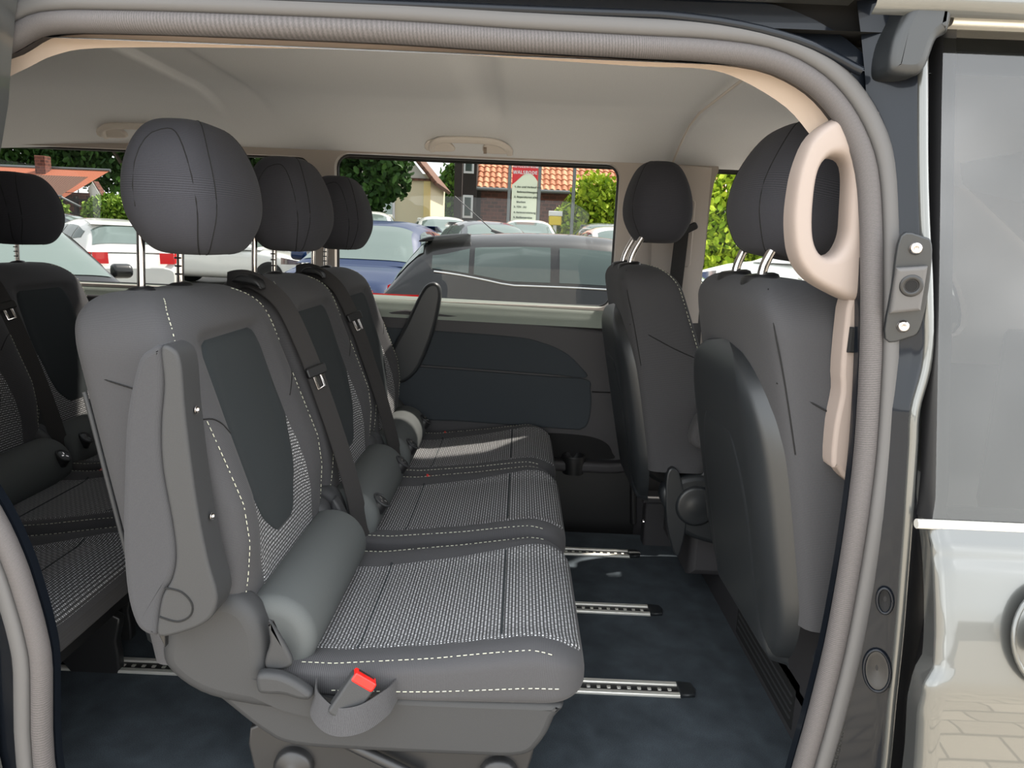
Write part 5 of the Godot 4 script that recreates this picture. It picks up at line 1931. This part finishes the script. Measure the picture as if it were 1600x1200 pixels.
func tiles(parent: Node, x0: float, x1: float, rows: int, low: Vector3, run: Vector3, w: float, h: float, m: Array, seed_: int) -> void:
	# curved clay tiles, each its own piece, in overlapping rows going up the slope
	var b := MB.new()
	b.grid(6, 2, func(u, v):
		var a: float = u * TAU
		return Vector3((u - 0.5) * w * 1.06, 0.028 * sin(a) + 0.03 * (1.0 - v), -v * h * 1.12), false, 1, 1)
	b.grid(6, 1, func(u, v):
		var a: float = u * TAU
		return Vector3((u - 0.5) * w * 1.06, 0.028 * sin(a) + 0.03 - 0.03 * (1.0 - v), 0.0), false, 1, 1)
	var me := b.done()
	var r := RandomNumberGenerator.new()
	r.seed = seed_
	var up := run.normalized()
	var bs := Basis(Vector3(1, 0, 0), up.cross(Vector3(1, 0, 0)).normalized() * 1.0, -up)
	bs = Basis(Vector3(1, 0, 0), Vector3(1, 0, 0).cross(up) * -1.0, -up)
	if bs.y.y < 0:
		bs.y = -bs.y
	for j in rows:
		var x := x0
		while x < x1:
			var o := put("roof_tile", me, m[r.randi() % m.size()], parent)
			o.transform = Transform3D(bs, Vector3(x + w / 2, low.y, low.z) + up * h * j)
			x += w

func build_houses() -> void:
	var br := mat("brickwork", Color(0.52, 0.34, 0.29), 0.95)
	var bt := tex(128, 128, func(x, y):
		var row := int(y / 16)
		var xx: int = (x + (16 if row % 2 == 1 else 0)) % 128
		var j: bool = xx % 32 < 3 or y % 16 < 3
		return Color(0.95, 0.92, 0.88) if j else Color(1, 1, 1) * (0.70 + 0.10 * sin(row * 5.1 + int(xx / 32) * 2.3)))
	triplanar(br, bt, 1.0, true)
	var clay := [mat("clay one", Color(0.82, 0.55, 0.41), 0.85), mat("clay two", Color(0.77, 0.49, 0.36), 0.85), mat("clay three", Color(0.86, 0.61, 0.47), 0.85)]
	var brown := mat("brown tiles", Color(0.48, 0.34, 0.27), 0.9)
	var bte := tex(64, 64, func(x, y): return grey(0.62 + 0.25 * (0.5 + 0.5 * sin(TAU * x / 16.0)) + (0.13 if y % 16 > 3 else -0.12)))
	textured(brown, bte, 1, 1)
	var orange := mat("orange tiles", Color(0.74, 0.42, 0.29), 0.9)
	textured(orange, bte, 1, 1)
	var cream := mat("cream render", Color(0.82, 0.80, 0.68), 0.95)
	var timber := mat("dark timber", Color(0.16, 0.13, 0.12), 0.9)
	var pale := mat("pale render", Color(0.76, 0.76, 0.72), 0.95)
	var frame := mat("window white", Color(0.85, 0.86, 0.86), 0.6)
	var zinc := mat("zinc", Color(0.45, 0.47, 0.47), 0.45, 0.6)
	# brick house with the bright tile roof
	var gy := ground_y(-26.0)
	var a := thing("brick_house", "brick house with bright orange clay tile roof behind the red and white sign", "house", Vector3(1.5, gy, -26.0))
	var w := MB.new()
	w.box(Vector3(1.15, 1.25, -2.2), Vector3(8.3, 2.5, 4.4), 0.01)
	put("brick_wall", w, br, a)
	var gb := MB.new()
	gb.T = Transform3D(Basis(Vector3.UP, -PI / 2), Vector3(-3.02, 0, 0))
	gb.slab(V2([-4.4, 0.9, 0.0, 0.9, 0.15, 2.45, -2.2, 4.75, -4.55, 2.45]), -0.06, 0.06, 0.0, true)
	put("timber_gable", gb, timber, a)
	for q in [[-0.75, 1.75], [-2.0, 1.75], [-1.0, 3.1]]:
		var f := MB.new()
		f.box(Vector3(-3.10, q[1], q[0]), Vector3(0.06, 0.85, 0.62), 0.01)
		var fo := put("window", f, frame, a)
		var pn := MB.new()
		pn.box(Vector3(-3.125, q[1], q[0]), Vector3(0.03, 0.68, 0.46), 0.005)
		put("pane", pn, mt["car glass"], fo)
	var wing := MB.new()
	wing.box(Vector3(-3.45, 1.9, 0.2), Vector3(0.72, 4.4, 0.8), 0.01)
	put("timber_wing", wing, timber, a)
	for y in [1.75, 3.2]:
		var f2 := MB.new()
		f2.box(Vector3(-3.36, y, 0.61), Vector3(0.34, 0.75, 0.06), 0.01)
		var fo2 := put("window", f2, frame, a)
		var pn2 := MB.new()
		pn2.box(Vector3(-3.36, y, 0.645), Vector3(0.22, 0.6, 0.03), 0.005)
		put("pane", pn2, mt["car side glass"], fo2)
	var rf := MB.new()
	rf.grid(2, 2, func(u, v): return Vector3(lerpf(-3.25, 5.4, u), lerpf(2.38, 4.75, v), lerpf(0.35, -2.2, v)), false, 1, 1)
	rf.grid(2, 2, func(u, v): return Vector3(lerpf(-3.25, 5.4, u), lerpf(4.75, 2.38, v), lerpf(-2.2, -4.75, v)), false, 1, 1)
	var ro := put("roof", rf, clay[1], a)
	tiles(ro, -3.27, 2.7, 8, Vector3(0, 2.42, 0.40), Vector3(0, 2.37, -2.55), 0.205, 0.27, clay, 51)
	var gut := MB.new()
	gut.tube([Vector3(-3.3, 2.36, 0.46), Vector3(5.4, 2.36, 0.46)], 0.06, 8)
	put("gutter", gut, zinc, a)
	var vg := MB.new()
	vg.sweep([Vector3(-3.27, 2.35, 0.42), Vector3(-3.27, 4.80, -2.2)], rrect(-0.05, -0.10, 0.05, 0.10, 0.01, 1), Vector3(1, 0, 0))
	put("verge_board", vg, timber, a)
	# dark post and pink chimney foot in front of the gable
	var cpost := thing("timber_post", "dark timber post with a pink brick foot at the brick house's left corner", "post", Vector3(-2.03, ground_y(-23.5), -23.5))
	var cp := MB.new()
	cp.box(Vector3(0, 2.6, 0), Vector3(0.24, 3.6, 0.24), 0.01)
	put("post_shaft", cp, timber, cpost)
	var cf := MB.new()
	cf.box(Vector3(0, 1.0, 0), Vector3(0.30, 0.26, 0.30), 0.02)
	cf.box(Vector3(0, 0.5, 0), Vector3(0.26, 1.0, 0.26), 0.02)
	put("post_foot", cf, clay[2], cpost)
	# cream house
	var b := thing("cream_house", "cream rendered house with white window between the dark tree and the gap", "house", Vector3(-5.65, ground_y(-33.0) - 0.1, -33.0))
	var cw := MB.new()
	cw.box(Vector3(0.0, 1.6, -3.0), Vector3(3.2, 3.2, 6.0), 0.01)
	put("wall", cw, cream, b)
	var cg := MB.new()
	cg.slab(V2([-3.4, 2.95, 1.45, 2.95, -0.8, 5.6]), -0.12, 0.05, 0.0, true)
	put("gable", cg, pale, b)
	var cr := MB.new()
	cr.sweep([Vector3(-0.85, 5.85, -2.5), Vector3(1.9, 2.75, -2.5)], rrect(-3.0, -0.08, 3.0, 0.08, 0.03, 1), Vector3(0.75, 0.66, 0))
	cr.sweep([Vector3(-0.85, 5.85, -2.5), Vector3(-3.8, 2.75, -2.5)], rrect(-3.0, -0.08, 3.0, 0.08, 0.03, 1), Vector3(-0.75, 0.66, 0))
	put("roof", cr, brown, b)
	var band := MB.new()
	band.box(Vector3(-0.1, 2.95, 0.06), Vector3(3.4, 0.10, 0.12), 0.01)
	put("string_course", band, brown, b)
	var pil := MB.new()
	pil.box(Vector3(1.45, 1.5, 0.02), Vector3(0.30, 3.0, 0.12), 0.01)
	put("corner_post", pil, mat("straw render", Color(0.86, 0.80, 0.56), 0.95), b)
	var wf := MB.new()
	wf.box(Vector3(-0.42, 1.75, 0.03), Vector3(0.95, 1.25, 0.08), 0.01)
	var wo := put("window", wf, frame, b)
	for x in [-0.63, -0.21]:
		var pn := MB.new()
		pn.box(Vector3(x, 1.75, 0.06), Vector3(0.32, 1.0, 0.04), 0.005)
		put("pane", pn, mt["car glass"], wo)
	# half-timbered barn at the far left
	var c := thing("timbered_barn", "half-timbered brick barn with long orange roof and lower brown lean-to at far left", "barn", Vector3(-17.3, ground_y(-29.0), -29.0))
	var bw := MB.new()
	bw.box(Vector3(-4.2, 0.55, -2.0), Vector3(9.6, 2.3, 4.0), 0.01)
	put("brick_wall", bw, br, c)
	var r1 := MB.new()
	r1.grid(10, 4, func(u, v): return Vector3(lerpf(-9.5, -0.15 + 0.5 * v, u), lerpf(1.45, 2.70, v), lerpf(0.45, -2.0, v)), false, 24, 6)
	put("long_roof", r1, orange, c)
	var r2 := MB.new()
	r2.grid(8, 4, func(u, v): return Vector3(lerpf(-1.25, 0.15, u) + lerpf(0.0, 0.45 * u - 0.25 * (1.0 - u), v), lerpf(1.52, 2.30, v), lerpf(1.1, 0.0, v)), false, 5, 4)
	put("lean_to_roof", r2, brown, c)
	var rg := MB.new()
	rg.tube([Vector3(-9.5, 2.72, -2.02), Vector3(0.35, 2.72, -2.02)], 0.07, 6)
	rg.tube([Vector3(-1.3, 1.50, 1.12), Vector3(0.2, 1.50, 1.12)], 0.05, 6)
	rg.tube([Vector3(0.15, 1.48, 1.12), Vector3(0.75, 1.15, 0.9)], 0.04, 6)
	put("ridge_and_gutter", rg, zinc, c)
	var tm := MB.new()
	for x in [-0.95, -0.45, 0.10, 0.62]:
		tm.box(Vector3(x, 0.75, 0.08), Vector3(0.11, 1.6, 0.16), 0.005)
	for y in [0.40, 0.90, 1.42]:
		tm.box(Vector3(-0.2, y, 0.08), Vector3(1.9, 0.10, 0.15), 0.005)
	put("timber_frame", tm, timber, c)
	var gw := MB.new()
	gw.T = Transform3D(Basis(Vector3.UP, -0.5), Vector3(0.55, 0, -0.2))
	gw.slab(V2([0.0, -0.6, 1.1, -0.6, 1.1, 1.35, 0.35, 2.15, 0.0, 1.9]), -0.1, 0.1, 0.0, true)
	put("gable_end", gw, br, c)
	var gp := MB.new()
	gp.T = gw.T
	gp.slab(V2([0.05, 1.45, 0.95, 1.45, 0.35, 2.1, 0.05, 1.9]), 0.1, 0.14, 0.0, true)
	put("gable_panel", gp, pale, c)
	var bc := MB.new()
	bc.T = gw.T
	bc.sweep([Vector3(0.15, 1.4, 0.14), Vector3(0.75, -0.1, 0.14)], rrect(-0.06, -0.05, 0.06, 0.05, 0.01, 1), Vector3(0, 0, 1))
	bc.sweep([Vector3(0.0, 1.4, 0.14), Vector3(1.1, 1.4, 0.14)], rrect(-0.06, -0.05, 0.06, 0.05, 0.01, 1), Vector3(0, 0, 1))
	put("brace", bc, timber, c)
	var ch := MB.new()
	ch.box(Vector3(-2.2, 2.75, -1.7), Vector3(0.42, 0.8, 0.42), 0.02)
	put("chimney", ch, br, c)
	# advertising pillar
	var s := thing("sign_pillar", "red and white advertising sign pillar between grey posts in front of the brick house", "sign", Vector3(0.02, ground_y(-21.5), -21.5))
	s.scale = Vector3.ONE * 1.2
	var bo := MB.new()
	bo.box(Vector3(0, 1.75, 0), Vector3(0.60, 3.3, 0.10), 0.01)
	put("sign_board", bo, mat("sign white", Color(0.84, 0.87, 0.78), 0.5), s)
	var rd := MB.new()
	var pr := [-0.30, 3.4, -0.30, 2.02]
	for i in 13:
		var k := i / 12.0
		pr.append_array([-0.30 + 0.60 * k, 2.02 + 0.25 * sin(PI * pow(k, 1.25) * 0.92) + 0.03 * k])
	pr.append_array([0.30, 3.4])
	rd.slab(V2(pr), 0.05, 0.056, 0.0, true)
	put("red_field", rd, mat("sign red", Color(0.80, 0.17, 0.20), 0.5), s)
	for x in [-0.36, 0.345]:
		var po := MB.new()
		po.box(Vector3(x, 1.75, 0), Vector3(0.075, 3.5, 0.12), 0.01)
		put("sign_post", po, zinc, s)
	var ink := mat("sign ink", Color(0.22, 0.26, 0.22), 0.7)
	wordline("AUTOZENTRUM", 0.060, Vector3(0, 2.435, 0.06), frame, s, "lettering", true)
	wordline("WALSRODE", 0.078, Vector3(0.0, 2.30, 0.06), frame, s, "lettering", true)
	var y := 1.97
	for l in ["1. An- und Verkauf von", "    Gebrauchtwagen", "2. Reparaturen aller", "    Marken", "3. TÜV - AU", "4. Autovermietung", "5. Reifenservice"]:
		wordline(l, 0.042, Vector3(-0.24, y, 0.056), ink, s)
		y -= 0.115 if not l.begins_with("3") else 0.125
	# thin flagpole, road sign and yellow letter box
	var fp := thing("flagpole", "thin grey flagpole standing left of the bright bush", "pole", Vector3(1.40, ground_y(-21.4), -21.4))
	var fm := MB.new()
	fm.tube([Vector3(0, 0, 0), Vector3(0, 6.0, 0)], 0.05, 10)
	put("pole_shaft", fm, zinc, fp)
	var fb := MB.new()
	fb.lathe(V2([0.0, 0.12, 0.09, 0.12, 0.12, 0.0]), 12)
	put("pole_base", fb, zinc, fp)
	var rs := thing("road_sign", "grey back of a diamond road sign on a post in front of the dark tree", "road sign", Vector3(-4.5, ground_y(-21.4), -21.4))
	var rp := MB.new()
	rp.tube([Vector3(0, 0, -0.03), Vector3(0, 2.35, -0.03)], 0.035, 8)
	put("sign_post", rp, zinc, rs)
	var rq := MB.new()
	rq.T = Transform3D(Basis(Vector3.UP, 0.6), Vector3(0, 2.1, 0))
	rq.slab(V2([0.0, -0.26, 0.2, 0.0, 0.0, 0.26, -0.2, 0.0]), 0.0, 0.015, 0.004, true)
	put("sign_plate", rq, mat("sign back", Color(0.62, 0.63, 0.62), 0.4, 0.4), rs)
	var lb := thing("yellow_box", "white-topped yellow box beside the bright bush", "box", Vector3(0.95, ground_y(-22.0) + 0.85, -22.0))
	var l1 := MB.new()
	l1.box(Vector3(0, 0.62, 0), Vector3(0.36, 0.26, 0.25), 0.02)
	put("box_front", l1, mat("box yellow", Color(0.85, 0.75, 0.12), 0.5), lb)
	var l2 := MB.new()
	l2.box(Vector3(0, 0.82, 0), Vector3(0.40, 0.14, 0.28), 0.02)
	l2.box(Vector3(0, -0.15, 0), Vector3(0.10, 1.4, 0.10), 0.01)
	put("box_top", l2, frame, lb)
